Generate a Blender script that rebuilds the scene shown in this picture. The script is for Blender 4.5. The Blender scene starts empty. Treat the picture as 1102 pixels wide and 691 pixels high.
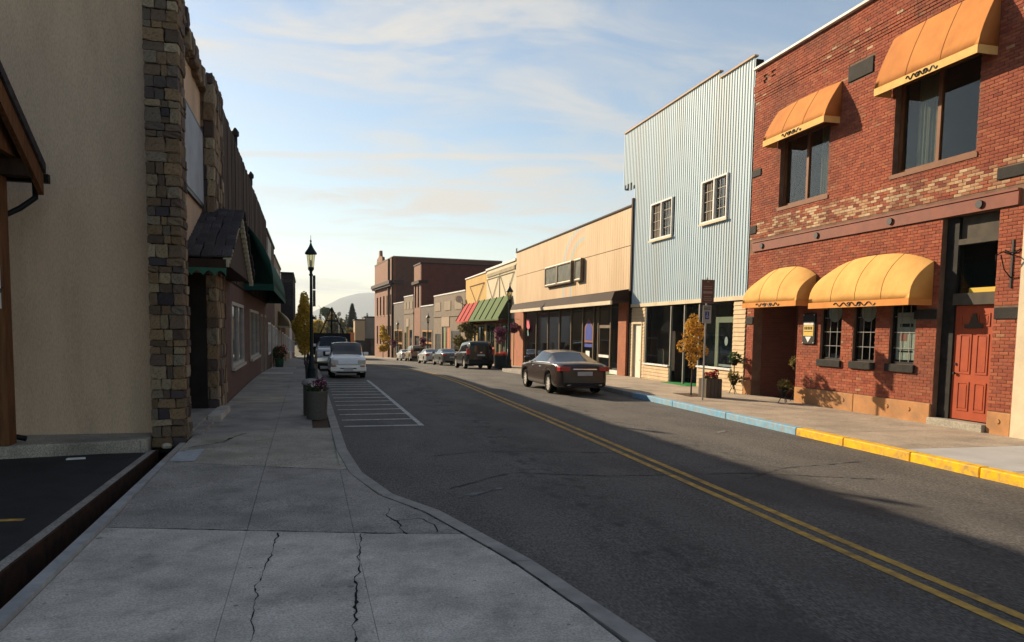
import bpy, bmesh, math, random
from mathutils import Matrix, Vector, noise as mnoise

# ------------------------------------------------------------------ camera, sky, sun, exposure
SC = bpy.context.scene
COL = SC.collection
EL = math.radians(22.5)                 # sun elevation
SUN_H = Vector((-0.506, 0.862, 0)).normalized()   # horizontal direction towards the sun (ahead and to the left)

cam_d = bpy.data.cameras.new('camera')
cam = bpy.data.objects.new('camera', cam_d)
COL.objects.link(cam)
cam_d.sensor_fit = 'HORIZONTAL'
cam_d.sensor_width = 36.0
cam_d.lens = 800 / 1102 * 36.0
cam_d.shift_y = 0.068
cam_d.clip_start = 0.1
cam_d.clip_end = 20000
cam.matrix_world = Matrix(((0.97163, 0.00428, -0.23647, 0), (-0.23603, 0.08164, -0.96831, 0),
                           (0.01516, 0.99665, 0.08034, 2.1), (0, 0, 0, 1)))
SC.camera = cam

SC.view_settings.view_transform = 'Standard'
SC.view_settings.look = 'None'
SC.view_settings.gamma = 1.0
SC.view_settings.exposure = 1.36
SC.view_settings.use_curve_mapping = False

def world_sky():
    w = bpy.data.worlds.new('World'); SC.world = w; w.use_nodes = True
    nt = w.node_tree; N = nt.nodes; K = nt.links
    N.clear()
    out = N.new('ShaderNodeOutputWorld'); bg = N.new('ShaderNodeBackground')
    bg.inputs['Strength'].default_value = SKY_STRENGTH
    sky = N.new('ShaderNodeTexSky'); sky.sky_type = 'NISHITA'; sky.sun_disc = False
    sky.sun_elevation = EL
    sky.sun_rotation = math.atan2(SUN_H.x, SUN_H.y)
    sky.air_density = 1.15; sky.dust_density = 0.35; sky.ozone_density = 1.2; sky.altitude = 300
    tc = N.new('ShaderNodeTexCoord')
    def vm(op, a, b=None):
        n = N.new('ShaderNodeVectorMath'); n.operation = op
        for i, v in enumerate((a, b)):
            if v is None: continue
            if hasattr(v, 'is_linked'): K.new(v, n.inputs[i])
            else: n.inputs[i].default_value = v
        return n
    def mt(op, a, b=None, clamp=False):
        n = N.new('ShaderNodeMath'); n.operation = op; n.use_clamp = clamp
        for i, v in enumerate((a, b)):
            if v is None: continue
            if hasattr(v, 'is_linked'): K.new(v, n.inputs[i])
            else: n.inputs[i].default_value = v
        return n.outputs[0]
    def ramp(v, lo, hi):
        n = N.new('ShaderNodeMapRange'); n.interpolation_type = 'SMOOTHSTEP'
        K.new(v, n.inputs['Value']); n.inputs['From Min'].default_value = lo; n.inputs['From Max'].default_value = hi
        return n.outputs[0]
    d = vm('NORMALIZE', tc.outputs['Generated']).outputs[0]
    sep = N.new('ShaderNodeSeparateXYZ'); K.new(d, sep.inputs[0])
    zz = mt('ADD', mt('MAXIMUM', sep.outputs['Z'], 0.0), 0.10)
    px = mt('DIVIDE', sep.outputs['X'], zz); py = mt('DIVIDE', sep.outputs['Y'], zz)
    cmb = N.new('ShaderNodeCombineXYZ'); K.new(px, cmb.inputs[0]); K.new(py, cmb.inputs[1])
    mp = N.new('ShaderNodeMapping'); K.new(cmb.outputs[0], mp.inputs[0])
    mp.inputs['Rotation'].default_value = (0, 0, math.radians(24)); mp.inputs['Scale'].default_value = (0.55, 1.0, 1)
    mp.inputs['Location'].default_value = (3.1, 1.7, 0)
    n1 = N.new('ShaderNodeTexNoise'); n1.inputs['Scale'].default_value = 0.62; n1.inputs['Detail'].default_value = 7
    n1.inputs['Roughness'].default_value = 0.56; n1.inputs['Distortion'].default_value = 0.7
    K.new(mp.outputs[0], n1.inputs['Vector'])
    n2 = N.new('ShaderNodeTexNoise'); n2.inputs['Scale'].default_value = 2.1; n2.inputs['Detail'].default_value = 8
    n2.inputs['Roughness'].default_value = 0.6; n2.inputs['Distortion'].default_value = 1.0
    K.new(mp.outputs[0], n2.inputs['Vector'])
    m = mt('MULTIPLY', ramp(n1.outputs[0], 0.40, 0.64), ramp(n2.outputs[0], 0.36, 0.62))
    # a thin contrail: a great circle in the sky, broken up by noise
    nrm = Vector(CONTRAIL_N).normalized()
    dt = vm('DOT_PRODUCT', d, tuple(nrm)).outputs['Value']
    wob = mt('MULTIPLY', mt('SUBTRACT', n2.outputs[0], 0.5), 0.012)
    line = mt('SUBTRACT', 1.0, ramp(mt('ABSOLUTE', mt('ADD', dt, wob)), 0.0012, 0.0065))
    along = vm('DOT_PRODUCT', d, tuple(Vector(CONTRAIL_C).normalized())).outputs['Value']
    line = mt('MULTIPLY', mt('MULTIPLY', line, ramp(along, 0.93, 0.985)), 0.6)
    m = mt('ADD', mt('MULTIPLY', m, CLOUD_AMT), line, True)
    mix = N.new('ShaderNodeMixRGB'); K.new(m, mix.inputs[0])
    # clouds take the warmth and brightness of the sky round the sun
    sund = vm('DOT_PRODUCT', d, tuple((SUN_H * math.cos(EL) + Vector((0, 0, math.sin(EL)))))).outputs['Value']
    cc = N.new('ShaderNodeMixRGB'); K.new(ramp(sund, 0.25, 0.98), cc.inputs[0])
    cc.inputs[1].default_value = CLOUD_FAR + (1,); cc.inputs[2].default_value = CLOUD_NEAR + (1,)
    K.new(sky.outputs[0], mix.inputs[1]); K.new(cc.outputs[0], mix.inputs[2])
    K.new(mix.outputs[0], bg.inputs['Color']); K.new(bg.outputs[0], out.inputs[0])

SKY_STRENGTH = 0.052
CLOUD_AMT = 1.0
CLOUD_FAR = (4.0, 4.1, 4.2)
CLOUD_NEAR = (6.4, 6.05, 5.5)
CONTRAIL_N = (-0.0573, -0.2147, 0.975)
CONTRAIL_C = (0.1096, 0.9694, 0.2199)
world_sky()

sun_d = bpy.data.lights.new('sun', 'SUN'); sun_d.energy = 4.3; sun_d.angle = math.radians(0.55)
sun_d.color = (1.0, 0.81, 0.57)
sun = bpy.data.objects.new('sun', sun_d); COL.objects.link(sun)
to_sun = SUN_H * math.cos(EL) + Vector((0, 0, math.sin(EL)))
sun.rotation_euler = to_sun.to_track_quat('Z', 'Y').to_euler()
sun.location = (-30, 40, 30)

SC.render.engine = 'CYCLES'
SC.cycles.use_denoising = True
SC.cycles.max_bounces = 6
SC.cycles.transparent_max_bounces = 12
SC.cycles.volume_bounces = 0

# ------------------------------------------------------------------ helpers
RND = random.Random(7)
PHI = math.radians(1.7385)              # the left side of the street runs 1.7 degrees to the left of the right side

class Frame:
    def __init__(s, x=0, y=0, rz=0):
        s.x, s.y, s.rz = x, y, rz; s.c, s.s = math.cos(rz), math.sin(rz)
    def w(s, u, v):
        return (s.x + u * s.c - v * s.s, s.y + u * s.s + v * s.c)
FR = Frame()                            # right side: world axes, facades at x = 13.15
FL = Frame(0, 0, PHI)                   # left side: facades at u = -2.04
FR2 = Frame(13.15, 74.0, math.atan(0.07))
FR3 = Frame(11.05, 103.0, math.atan(0.09))
XW = 13.15; UL = -2.04

def gz(y):                              # the street is level, then falls away beyond 26 m
    if y < 26: return 0.0
    if y < 40: return -0.03 * (y - 26) ** 2 / 28
    if y < 170: return -0.21 - 0.03 * (y - 40)
    return -4.11

def srgb(r, g, b):
    f = lambda c: (c / 255 / 12.92) if c <= 10 else ((c / 255 + 0.055) / 1.055) ** 2.4
    return (f(r), f(g), f(b))

MATS = {}
def mat(name, col, col2=None, scale=3.0, rough=0.8, bump=0.0, bscale=40.0, metal=0.0, spec=0.12, tint=None,
        dirt=None, dscale=0.6, damt=0.5, stretch=(1, 1, 1), objrand=None, bdist=0.01, detail=6, lo=0.35, hi=0.65, coat=0.0,
        emit=None, extra=None, speck=None):
    if name in MATS: return MATS[name]
    m = bpy.data.materials.new(name); m.use_nodes = True; MATS[name] = m
    nt = m.node_tree; N = nt.nodes; K = nt.links
    b = N['Principled BSDF']
    b.inputs['Roughness'].default_value = rough; b.inputs['Metallic'].default_value = metal
    b.inputs['Specular IOR Level'].default_value = spec
    if coat: b.inputs['Coat Weight'].default_value = coat; b.inputs['Coat Roughness'].default_value = 0.06
    tc = N.new('ShaderNodeTexCoord'); mp = N.new('ShaderNodeMapping'); K.new(tc.outputs['Object'], mp.inputs[0])
    mp.inputs['Scale'].default_value = stretch
    def nz(s, d=detail):
        n = N.new('ShaderNodeTexNoise'); n.inputs['Scale'].default_value = s; n.inputs['Detail'].default_value = d
        n.inputs['Roughness'].default_value = 0.6; K.new(mp.outputs[0], n.inputs['Vector']); return n.outputs[0]
    def rng(v, a, c):
        n = N.new('ShaderNodeMapRange'); K.new(v, n.inputs[0]); n.inputs[1].default_value = a; n.inputs[2].default_value = c; return n.outputs[0]
    def mixc(f, a, c):
        n = N.new('ShaderNodeMixRGB')
        for i, v in enumerate((f, a, c)):
            if hasattr(v, 'is_linked'): K.new(v, n.inputs[i])
            elif i == 0: n.inputs[0].default_value = v
            else: n.inputs[i].default_value = tuple(v) + (1,)
        return n.outputs[0]
    c = tuple(col)
    if tint:                                            # a list of colours picked by the 'tint' attribute of each piece
        at = N.new('ShaderNodeAttribute'); at.attribute_name = 'tint'; fac = at.outputs['Fac']
    elif objrand:
        oi = N.new('ShaderNodeObjectInfo'); fac = oi.outputs['Random']
    if tint or objrand:
        L = tint or objrand
        cr = N.new('ShaderNodeValToRGB'); K.new(fac, cr.inputs[0]); e = cr.color_ramp
        e.elements[0].color = tuple(L[0]) + (1,); e.elements[1].color = tuple(L[-1]) + (1,)
        for i in range(1, len(L) - 1):
            el = e.elements.new(i / (len(L) - 1)); el.color = tuple(L[i]) + (1,)
        c = cr.outputs[0]
        if col2 is not None: c = mixc(rng(nz(scale), lo, hi), c, col2)
    elif col2 is not None:
        c = mixc(rng(nz(scale), lo, hi), c, col2)
    if dirt is not None:
        f = rng(nz(dscale, 8), 0.45, 0.75)
        mm = N.new('ShaderNodeMath'); mm.operation = 'MULTIPLY'; K.new(f, mm.inputs[0]); mm.inputs[1].default_value = damt
        c = mixc(mm.outputs[0], c, dirt)
    if speck:                                           # fine grit: (scale, strength)
        f = rng(nz(speck[0], 3), 0.36, 0.64)
        g = N.new('ShaderNodeMapRange'); K.new(f, g.inputs[0]); g.inputs[3].default_value = 1 - speck[1]; g.inputs[4].default_value = 1 + speck[1] * .8
        vm_ = N.new('ShaderNodeMixRGB'); vm_.blend_type = 'MULTIPLY'; vm_.inputs[0].default_value = 1
        if hasattr(c, 'is_linked'): K.new(c, vm_.inputs[1])
        else: vm_.inputs[1].default_value = c + (1,)
        K.new(g.outputs[0], vm_.inputs[2]); c = vm_.outputs[0]
    if extra: c = extra(N, K, tc, c, mixc, rng)
    if hasattr(c, 'is_linked'): K.new(c, b.inputs['Base Color'])
    else: b.inputs['Base Color'].default_value = c + (1,)
    if bump:
        bp = N.new('ShaderNodeBump'); bp.inputs['Strength'].default_value = bump; bp.inputs['Distance'].default_value = bdist
        K.new(nz(bscale), bp.inputs['Height']); K.new(bp.outputs[0], b.inputs['Normal'])
    if emit:
        b.inputs['Emission Color'].default_value = tuple(emit[0]) + (1,); b.inputs['Emission Strength'].default_value = emit[1]
    return m

def brickmat(name, c1, c2, mortar, axis='YZ', w=0.22, h=0.075, rough=0.9, dirt=None):
    """far brickwork too small to pick apart: brick pattern in the wall's own plane"""
    if name in MATS: return MATS[name]
    m = bpy.data.materials.new(name); m.use_nodes = True; MATS[name] = m
    nt = m.node_tree; N = nt.nodes; K = nt.links; b = N['Principled BSDF']; b.inputs['Roughness'].default_value = rough
    tc = N.new('ShaderNodeTexCoord'); sp = N.new('ShaderNodeSeparateXYZ'); cb = N.new('ShaderNodeCombineXYZ')
    K.new(tc.outputs['Object'], sp.inputs[0])
    ad = N.new('ShaderNodeMath'); K.new(sp.outputs[0], ad.inputs[0]); K.new(sp.outputs[1], ad.inputs[1])
    K.new(ad.outputs[0], cb.inputs[0]); K.new(sp.outputs[2], cb.inputs[1])
    br = N.new('ShaderNodeTexBrick'); K.new(cb.outputs[0], br.inputs[0])
    br.inputs['Color1'].default_value = tuple(c1) + (1,); br.inputs['Color2'].default_value = tuple(c2) + (1,)
    br.inputs['Mortar'].default_value = tuple(mortar) + (1,); br.inputs['Scale'].default_value = 1
    br.inputs['Mortar Size'].default_value = 0.006; br.inputs['Brick Width'].default_value = w; br.inputs['Row Height'].default_value = h
    nz = N.new('ShaderNodeTexNoise'); nz.inputs['Scale'].default_value = 1.3; nz.inputs['Detail'].default_value = 7
    K.new(tc.outputs['Object'], nz.inputs['Vector'])
    rg = N.new('ShaderNodeMapRange'); K.new(nz.outputs[0], rg.inputs[0]); rg.inputs[1].default_value = .4; rg.inputs[2].default_value = .75; rg.inputs[4].default_value = .6
    mx = N.new('ShaderNodeMixRGB'); K.new(rg.outputs[0], mx.inputs[0]); K.new(br.outputs[0], mx.inputs[1])
    mx.inputs[2].default_value = tuple(dirt or [c * 0.5 for c in c1]) + (1,)
    K.new(mx.outputs[0], b.inputs['Base Color'])
    bp = N.new('ShaderNodeBump'); bp.inputs['Strength'].default_value = .6; bp.inputs['Distance'].default_value = .01; bp.invert = True
    K.new(br.outputs[1], bp.inputs['Height']); K.new(bp.outputs[0], b.inputs['Normal'])
    return m

def glassmat(name, tint=(0.8, 0.85, 0.85), refl=1.0, base=0.03):
    if name in MATS: return MATS[name]
    m = bpy.data.materials.new(name); m.use_nodes = True; MATS[name] = m
    nt = m.node_tree; N = nt.nodes; K = nt.links; N.remove(N['Principled BSDF']); out = N['Material Output']
    tr = N.new('ShaderNodeBsdfTransparent'); tr.inputs[0].default_value = tuple(tint) + (1,)
    gl = N.new('ShaderNodeBsdfGlossy'); gl.inputs['Roughness'].default_value = 0.03
    lw = N.new('ShaderNodeLayerWeight'); lw.inputs[0].default_value = .5
    fr = N.new('ShaderNodeMath'); fr.operation = 'POWER'; K.new(lw.outputs['Facing'], fr.inputs[0]); fr.inputs[1].default_value = 4.0
    ad = N.new('ShaderNodeMath'); ad.operation = 'MULTIPLY_ADD'; K.new(fr.outputs[0], ad.inputs[0]); ad.inputs[1].default_value = refl; ad.inputs[2].default_value = base
    ad.use_clamp = True
    mx = N.new('ShaderNodeMixShader'); K.new(ad.outputs[0], mx.inputs[0]); K.new(tr.outputs[0], mx.inputs[1]); K.new(gl.outputs[0], mx.inputs[2])
    K.new(mx.outputs[0], out.inputs[0])
    return m

class MB:
    """collects faces; build() links them as one mesh object"""
    def __init__(s): s.v = []; s.f = []; s.t = []; s.cur = 0.5
    def face(s, pts):
        n = len(s.v); s.v += [tuple(p) for p in pts]; s.f.append(tuple(range(n, n + len(pts)))); s.t.append(s.cur); return s
    def box(s, x0, x1, y0, y1, z0, z1, skip=()):
        if x0 > x1: x0, x1 = x1, x0
        if y0 > y1: y0, y1 = y1, y0
        if z0 > z1: z0, z1 = z1, z0
        n = len(s.v)
        s.v += [(x0, y0, z0), (x1, y0, z0), (x1, y1, z0), (x0, y1, z0), (x0, y0, z1), (x1, y0, z1), (x1, y1, z1), (x0, y1, z1)]
        for k, q in (('-z', (3, 2, 1, 0)), ('+z', (4, 5, 6, 7)), ('-y', (0, 1, 5, 4)), ('+x', (1, 2, 6, 5)), ('+y', (2, 3, 7, 6)), ('-x', (3, 0, 4, 7))):
            if k in skip: continue
            s.f.append(tuple(n + i for i in q)); s.t.append(s.cur)
        return s
    def prism(s, poly, z0, z1):
        """poly: xy outline (anticlockwise); z0, z1 numbers or functions of (x, y)"""
        f0 = z0 if callable(z0) else (lambda x, y: z0); f1 = z1 if callable(z1) else (lambda x, y: z1)
        n = len(poly); b = len(s.v)
        s.v += [(x, y, f0(x, y)) for x, y in poly] + [(x, y, f1(x, y)) for x, y in poly]
        s.f.append(tuple(b + i for i in reversed(range(n)))); s.f.append(tuple(b + n + i for i in range(n))); s.t += [s.cur] * 2
        for i in range(n):
            j = (i + 1) % n; s.f.append((b + i, b + j, b + n + j, b + n + i)); s.t.append(s.cur)
        return s
    def extrude(s, prof, axis, a, b):
        """prof: outline in the two other axes (cyclic order after axis), extruded along axis from a to b"""
        def P(p, q, h):
            return {'x': (h, p, q), 'y': (q, h, p), 'z': (p, q, h)}[axis]
        n = len(prof); o = len(s.v)
        s.v += [P(p, q, a) for p, q in prof] + [P(p, q, b) for p, q in prof]
        s.f.append(tuple(o + i for i in reversed(range(n)))); s.f.append(tuple(o + n + i for i in range(n))); s.t += [s.cur] * 2
        for i in range(n):
            j = (i + 1) % n; s.f.append((o + i, o + j, o + n + j, o + n + i)); s.t.append(s.cur)
        return s
    def tube(s, pts, r, seg=8, cap=True):
        pts = [Vector(p) for p in pts]; rs = r if isinstance(r, (list, tuple)) else [r] * len(pts); o = len(s.v)
        for i, p in enumerate(pts):
            d = (pts[min(i + 1, len(pts) - 1)] - pts[max(i - 1, 0)]).normalized()
            a = d.orthogonal().normalized() if i == 0 else (pa - d * pa.dot(d)).normalized()
            pa = a; c = d.cross(a)
            for k in range(seg):
                t = 2 * math.pi * k / seg; s.v.append(tuple(p + (a * math.cos(t) + c * math.sin(t)) * rs[i]))
        for i in range(len(pts) - 1):
            for k in range(seg):
                k2 = (k + 1) % seg; s.f.append((o + i * seg + k, o + i * seg + k2, o + (i + 1) * seg + k2, o + (i + 1) * seg + k)); s.t.append(s.cur)
        if cap:
            s.f.append(tuple(o + k for k in reversed(range(seg)))); e = o + (len(pts) - 1) * seg; s.f.append(tuple(e + k for k in range(seg))); s.t += [s.cur] * 2
        return s
    def lathe(s, prof, c=(0, 0, 0), seg=16, axis='z', sx=1, sy=1, cap=True):
        o = len(s.v)
        for r, h in prof:
            for k in range(seg):
                t = 2 * math.pi * (k + .5) / seg; a, b2 = r * math.cos(t) * sx, r * math.sin(t) * sy
                p = {'z': (a, b2, h), 'x': (h, a, b2), 'y': (b2, h, a)}[axis]
                s.v.append((c[0] + p[0], c[1] + p[1], c[2] + p[2]))
        for i in range(len(prof) - 1):
            for k in range(seg):
                k2 = (k + 1) % seg; s.f.append((o + i * seg + k, o + i * seg + k2, o + (i + 1) * seg + k2, o + (i + 1) * seg + k)); s.t.append(s.cur)
        if cap:
            s.f.append(tuple(o + k for k in reversed(range(seg)))); e = o + (len(prof) - 1) * seg; s.f.append(tuple(e + k for k in range(seg))); s.t += [s.cur] * 2
        return s
    def grid(s, xs, ys, zs, full):
        """solid made of the cells where full(ix, iy, iz); only outer faces"""
        nx, ny, nz = len(xs) - 1, len(ys) - 1, len(zs) - 1
        F = lambda i, j, k: 0 <= i < nx and 0 <= j < ny and 0 <= k < nz and full(i, j, k)
        for i in range(nx):
            for j in range(ny):
                for k in range(nz):
                    if not F(i, j, k): continue
                    sk = [n for n, q in (('-x', (i - 1, j, k)), ('+x', (i + 1, j, k)), ('-y', (i, j - 1, k)), ('+y', (i, j + 1, k)), ('-z', (i, j, k - 1)), ('+z', (i, j, k + 1))) if F(*q)]
                    s.box(xs[i], xs[i + 1], ys[j], ys[j + 1], zs[k], zs[k + 1], sk)
        return s
    def wall(s, x0, x1, y0, y1, z0, z1, holes=()):
        """a wall in the yz plane with rectangular openings (y0, y1, z0, z1)"""
        ys = sorted({y0, y1} | {min(max(h[i], y0), y1) for h in holes for i in (0, 1)}); zs = sorted({z0, z1} | {min(max(h[i], z0), z1) for h in holes for i in (2, 3)})
        def full(i, j, k):
            cy, cz = (ys[j] + ys[j + 1]) / 2, (zs[k] + zs[k + 1]) / 2
            return not any(h[0] < cy < h[1] and h[2] < cz < h[3] for h in holes)
        return s.grid([min(x0, x1), max(x0, x1)], ys, zs, full)
    def data(s, name, m, org=(0, 0, 0), smooth=False):
        me = bpy.data.meshes.new(name)
        me.from_pydata([(x - org[0], y - org[1], z - org[2]) for x, y, z in s.v], [], s.f)
        if m: me.materials.append(m)
        at = me.attributes.new('tint', 'FLOAT', 'FACE'); at.data.foreach_set('value', s.t)
        if smooth:
            me.polygons.foreach_set('use_smooth', [True] * len(me.polygons))
        if smooth:
            bm = bmesh.new(); bm.from_mesh(me); bmesh.ops.remove_doubles(bm, verts=bm.verts[:], dist=1e-4); bm.to_mesh(me); bm.free()
        me.update(); return me
    def build(s, name, m, parent=None, smooth=False, org=None, frame=None, kind=None):
        """vertices are in the thing's frame; the parent Empty keeps its origin in that frame"""
        if parent is not None: org = ORG.get(parent.name, (0, 0, 0))
        me = s.data(name, m, org or (0, 0, 0), smooth)
        o = bpy.data.objects.new(name, me); COL.objects.link(o)
        if parent is not None: o.parent = parent; ORG[o.name] = org
        else:
            fr = frame or FR; og = org or (0, 0, 0); w = fr.w(og[0], og[1])
            o.location = (w[0], w[1], og[2]); o.rotation_euler = (0, 0, fr.rz); ORG[o.name] = og
        if kind: o['kind'] = kind
        if smooth == 'auto':
            try: me.set_sharp_from_angle(angle=math.radians(35))
            except Exception: pass
        return o

ORG = {}
def thing(name, label, cat, p=(0, 0, 0), frame=None, group=None, rz=0.0):
    fr = frame or FR
    o = bpy.data.objects.new(name, None); COL.objects.link(o); o.empty_display_size = 0.2
    w = fr.w(p[0], p[1]); o.location = (w[0], w[1], p[2]); o.rotation_euler = (0, 0, fr.rz + rz)
    ORG[o.name] = p
    tag(o, label, cat, group); return o
def tag(o, label, cat, group=None):
    o['label'] = label; o['category'] = cat
    if group: o['group'] = group
    return o
def part(name, me, parent, loc=(0, 0, 0), rot=(0, 0, 0), scale=(1, 1, 1)):
    """a piece that shares mesh data; loc is in the thing's frame"""
    og = ORG.get(parent.name, (0, 0, 0))
    o = bpy.data.objects.new(name, me); COL.objects.link(o); o.parent = parent
    o.location = (loc[0] - og[0], loc[1] - og[1], loc[2] - og[2]); o.rotation_euler = rot; o.scale = scale
    return o
def bevel(o, w=0.02, seg=2):
    m = o.modifiers.new('bevel', 'BEVEL'); m.width = w; m.segments = seg; m.limit_method = 'ANGLE'; return o

# ------------------------------------------------------------------ materials
C = srgb
def road_wear(N, K, tc, c, mixc, rng):
    """oil drips and broken-up dark blotches along the middle of each lane, paler wheel tracks"""
    sp = N.new('ShaderNodeSeparateXYZ'); K.new(tc.outputs['Object'], sp.inputs[0])
    def mth(op, a, b=None):
        n = N.new('ShaderNodeMath'); n.operation = op
        for i, v in enumerate((a, b)):
            if v is None: continue
            if hasattr(v, 'is_linked'): K.new(v, n.inputs[i])
            else: n.inputs[i].default_value = v
        return n.outputs[0]
    def nz(s, st, det=5):
        mp = N.new('ShaderNodeMapping'); mp.inputs['Scale'].default_value = st; K.new(tc.outputs['Object'], mp.inputs[0])
        n = N.new('ShaderNodeTexNoise'); n.inputs['Scale'].default_value = s; n.inputs['Detail'].default_value = det; K.new(mp.outputs[0], n.inputs['Vector']); return n.outputs[0]
    wob = mth('MULTIPLY', mth('SUBTRACT', nz(.12, (1, 1, 1)), .5), 1.6)
    x = mth('ADD', sp.outputs['X'], wob)
    def band(x0, w):
        n = N.new('ShaderNodeMapRange'); n.interpolation_type = 'SMOOTHSTEP'; K.new(mth('ABSOLUTE', mth('SUBTRACT', x, x0)), n.inputs[0])
        n.inputs[1].default_value = w; n.inputs[2].default_value = 0.0; return n.outputs[0]
    spots = rng(nz(3.2, (1.3, .8, 1), 7), .52, .66)
    oil = mth('MULTIPLY', mth('MAXIMUM', band(3.15, .75), band(6.5, .6)), spots)
    c = mixc(mth('MULTIPLY', rng(nz(13, (1, 1, 1), 4), .42, .66), .35), c, (.042, .040, .038))
    c = mixc(mth('MULTIPLY', oil, .8), c, (.026, .025, .024))
    trk = mth('MAXIMUM', mth('MAXIMUM', band(2.2, .45), band(4.1, .4)), mth('MAXIMUM', band(5.8, .4), band(7.4, .45)))
    c = mixc(mth('MULTIPLY', mth('MULTIPLY', trk, nz(.8, (1, .25, 1))), .45), c, (.125, .115, .105))
    return mixc(mth('MULTIPLY', rng(nz(.35, (1, .5, 1), 8), .54, .60), .5), c, (.045, .043, .041))
asph = mat('asphalt', (0.125, 0.116, 0.106), (0.078, 0.073, 0.068), scale=1.1, rough=0.82, bump=0.8, bscale=110, bdist=0.012, dirt=(0.115, 0.105, 0.094), dscale=0.25, damt=0.6, stretch=(1, .45, 1), speck=(48, .5), spec=.2, extra=road_wear)
asph_new = mat('black_asphalt', (0.022, 0.023, 0.026), (0.035, 0.036, 0.04), scale=2.2, rough=0.7, bump=0.8, bscale=120, bdist=0.012, dirt=(0.05, 0.05, 0.05), dscale=.6, damt=.5, speck=(90, .4))
def worn_slab(N, K, tc, c, mixc, rng):
    """gum spots, pits and blotchy stains trodden into the slabs"""
    def vor(s, r0, r1):
        mp = N.new('ShaderNodeMapping'); mp.inputs['Scale'].default_value = (1, 1, .01); K.new(tc.outputs['Object'], mp.inputs[0])
        n = N.new('ShaderNodeTexVoronoi'); n.inputs['Scale'].default_value = s; K.new(mp.outputs[0], n.inputs['Vector'])
        g = N.new('ShaderNodeSeparateColor'); K.new(n.outputs['Color'], g.inputs[0])
        m_ = N.new('ShaderNodeMath'); m_.operation = 'MULTIPLY'; K.new(g.outputs[0], m_.inputs[0]); m_.inputs[1].default_value = r1
        q = N.new('ShaderNodeMath'); q.operation = 'SUBTRACT'; K.new(m_.outputs[0], q.inputs[0]); K.new(n.outputs['Distance'], q.inputs[1])
        return rng(q.outputs[0], 0.0, r0)
    def mul(v, k):
        m_ = N.new('ShaderNodeMath'); m_.operation = 'MULTIPLY'; K.new(v, m_.inputs[0]); m_.inputs[1].default_value = k; return m_.outputs[0]
    c = mixc(mul(vor(2.6, .02, .10), .6), c, (.10, .095, .088))
    c = mixc(mul(vor(9.0, .03, .16), .55), c, (.11, .10, .092))
    mp = N.new('ShaderNodeMapping'); mp.inputs['Location'].default_value = (3, 5, 0); K.new(tc.outputs['Object'], mp.inputs[0])
    n = N.new('ShaderNodeTexNoise'); n.inputs['Scale'].default_value = 1.7; n.inputs['Detail'].default_value = 10; n.inputs['Roughness'].default_value = .72; K.new(mp.outputs[0], n.inputs['Vector'])
    return mixc(mul(rng(n.outputs[0], .52, .66), .45), c, (.15, .138, .122))
concA = mat('concrete_light', (0.56, 0.515, 0.455), (0.43, 0.395, 0.345), scale=2.6, rough=0.9, bump=0.5, bscale=90, bdist=0.006, dirt=(0.22, 0.20, 0.175), dscale=0.8, damt=0.8, speck=(60, .26), extra=worn_slab)
concB = mat('concrete_grey', (0.34, 0.315, 0.285), (0.27, 0.25, 0.225), scale=2.0, rough=0.9, bump=0.4, bscale=90, bdist=0.006, dirt=(0.12, 0.115, 0.105), dscale=1.1, damt=0.7, speck=(55, .38), extra=worn_slab)
concC = mat('concrete_tan', (0.40, 0.365, 0.295), (0.31, 0.285, 0.235), scale=1.6, rough=0.9, bump=0.4, bscale=90, bdist=0.006, dirt=(0.15, 0.135, 0.11), dscale=1.0, damt=0.7, speck=(55, .38), extra=worn_slab)
concD = mat('concrete_warm', (0.42, 0.345, 0.265), (0.34, 0.275, 0.21), scale=1.3, rough=0.9, bump=0.4, bscale=80, bdist=0.006, dirt=(0.18, 0.155, 0.13), dscale=0.7, damt=0.7, speck=(45, .32), extra=worn_slab)
joint = mat('joint_dirt', (0.05, 0.047, 0.042), (0.08, 0.075, 0.065), rough=1)
crackm = mat('crack_shadow', (0.018, 0.017, 0.016), rough=1)
whitep = mat('white_road_paint', (0.58, 0.58, 0.56), (0.34, 0.34, 0.33), scale=9, rough=0.8, dirt=(0.12, 0.12, 0.12), dscale=5, damt=0.7)
yellowp = mat('yellow_road_paint', (0.60, 0.36, 0.07), (0.30, 0.19, 0.07), scale=7, rough=0.8, dirt=(0.12, 0.09, 0.06), dscale=4, damt=0.7)
kerb_y = mat('yellow_kerb_paint', (0.84, 0.48, 0.012), (0.72, 0.38, 0.012), scale=4, rough=0.6, dirt=(0.28, 0.20, 0.10), dscale=7, damt=0.95, bump=.3, bscale=60)
kerb_b = mat('blue_kerb_paint', (0.13, 0.34, 0.52), (0.24, 0.40, 0.50), scale=6, rough=0.7, dirt=(0.30, 0.27, 0.23), dscale=8, damt=1.0, bump=.3, bscale=60)
kerb_c = mat('kerb_concrete', (0.33, 0.31, 0.28), (0.25, 0.24, 0.22), scale=5, rough=0.9, bump=.4, bscale=70, dirt=(.14, .13, .12), dscale=2, damt=.6)
stucco = mat('tan_stucco', (0.63, 0.465, 0.325), (0.55, 0.40, 0.28), scale=1.2, rough=0.95, bump=.7, bscale=70, bdist=0.012, dirt=(0.30, 0.235, 0.165), dscale=0.55, damt=0.75, stretch=(1.3, 1, 0.28), speck=(60, .13))
stonem = mat('ledge_stone', (.3, .25, .2), col2=(0.08, 0.065, 0.06), scale=7, lo=.5, hi=.75, rough=0.9, bump=1.0, bscale=16, bdist=0.03,
             objrand=[(0.05, 0.04, 0.045), (0.25, 0.17, 0.095), (0.12, 0.09, 0.075), (0.40, 0.31, 0.19), (0.07, 0.06, 0.07), (0.33, 0.22, 0.12), (0.15, 0.12, 0.10), (0.47, 0.38, 0.25)])
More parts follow.
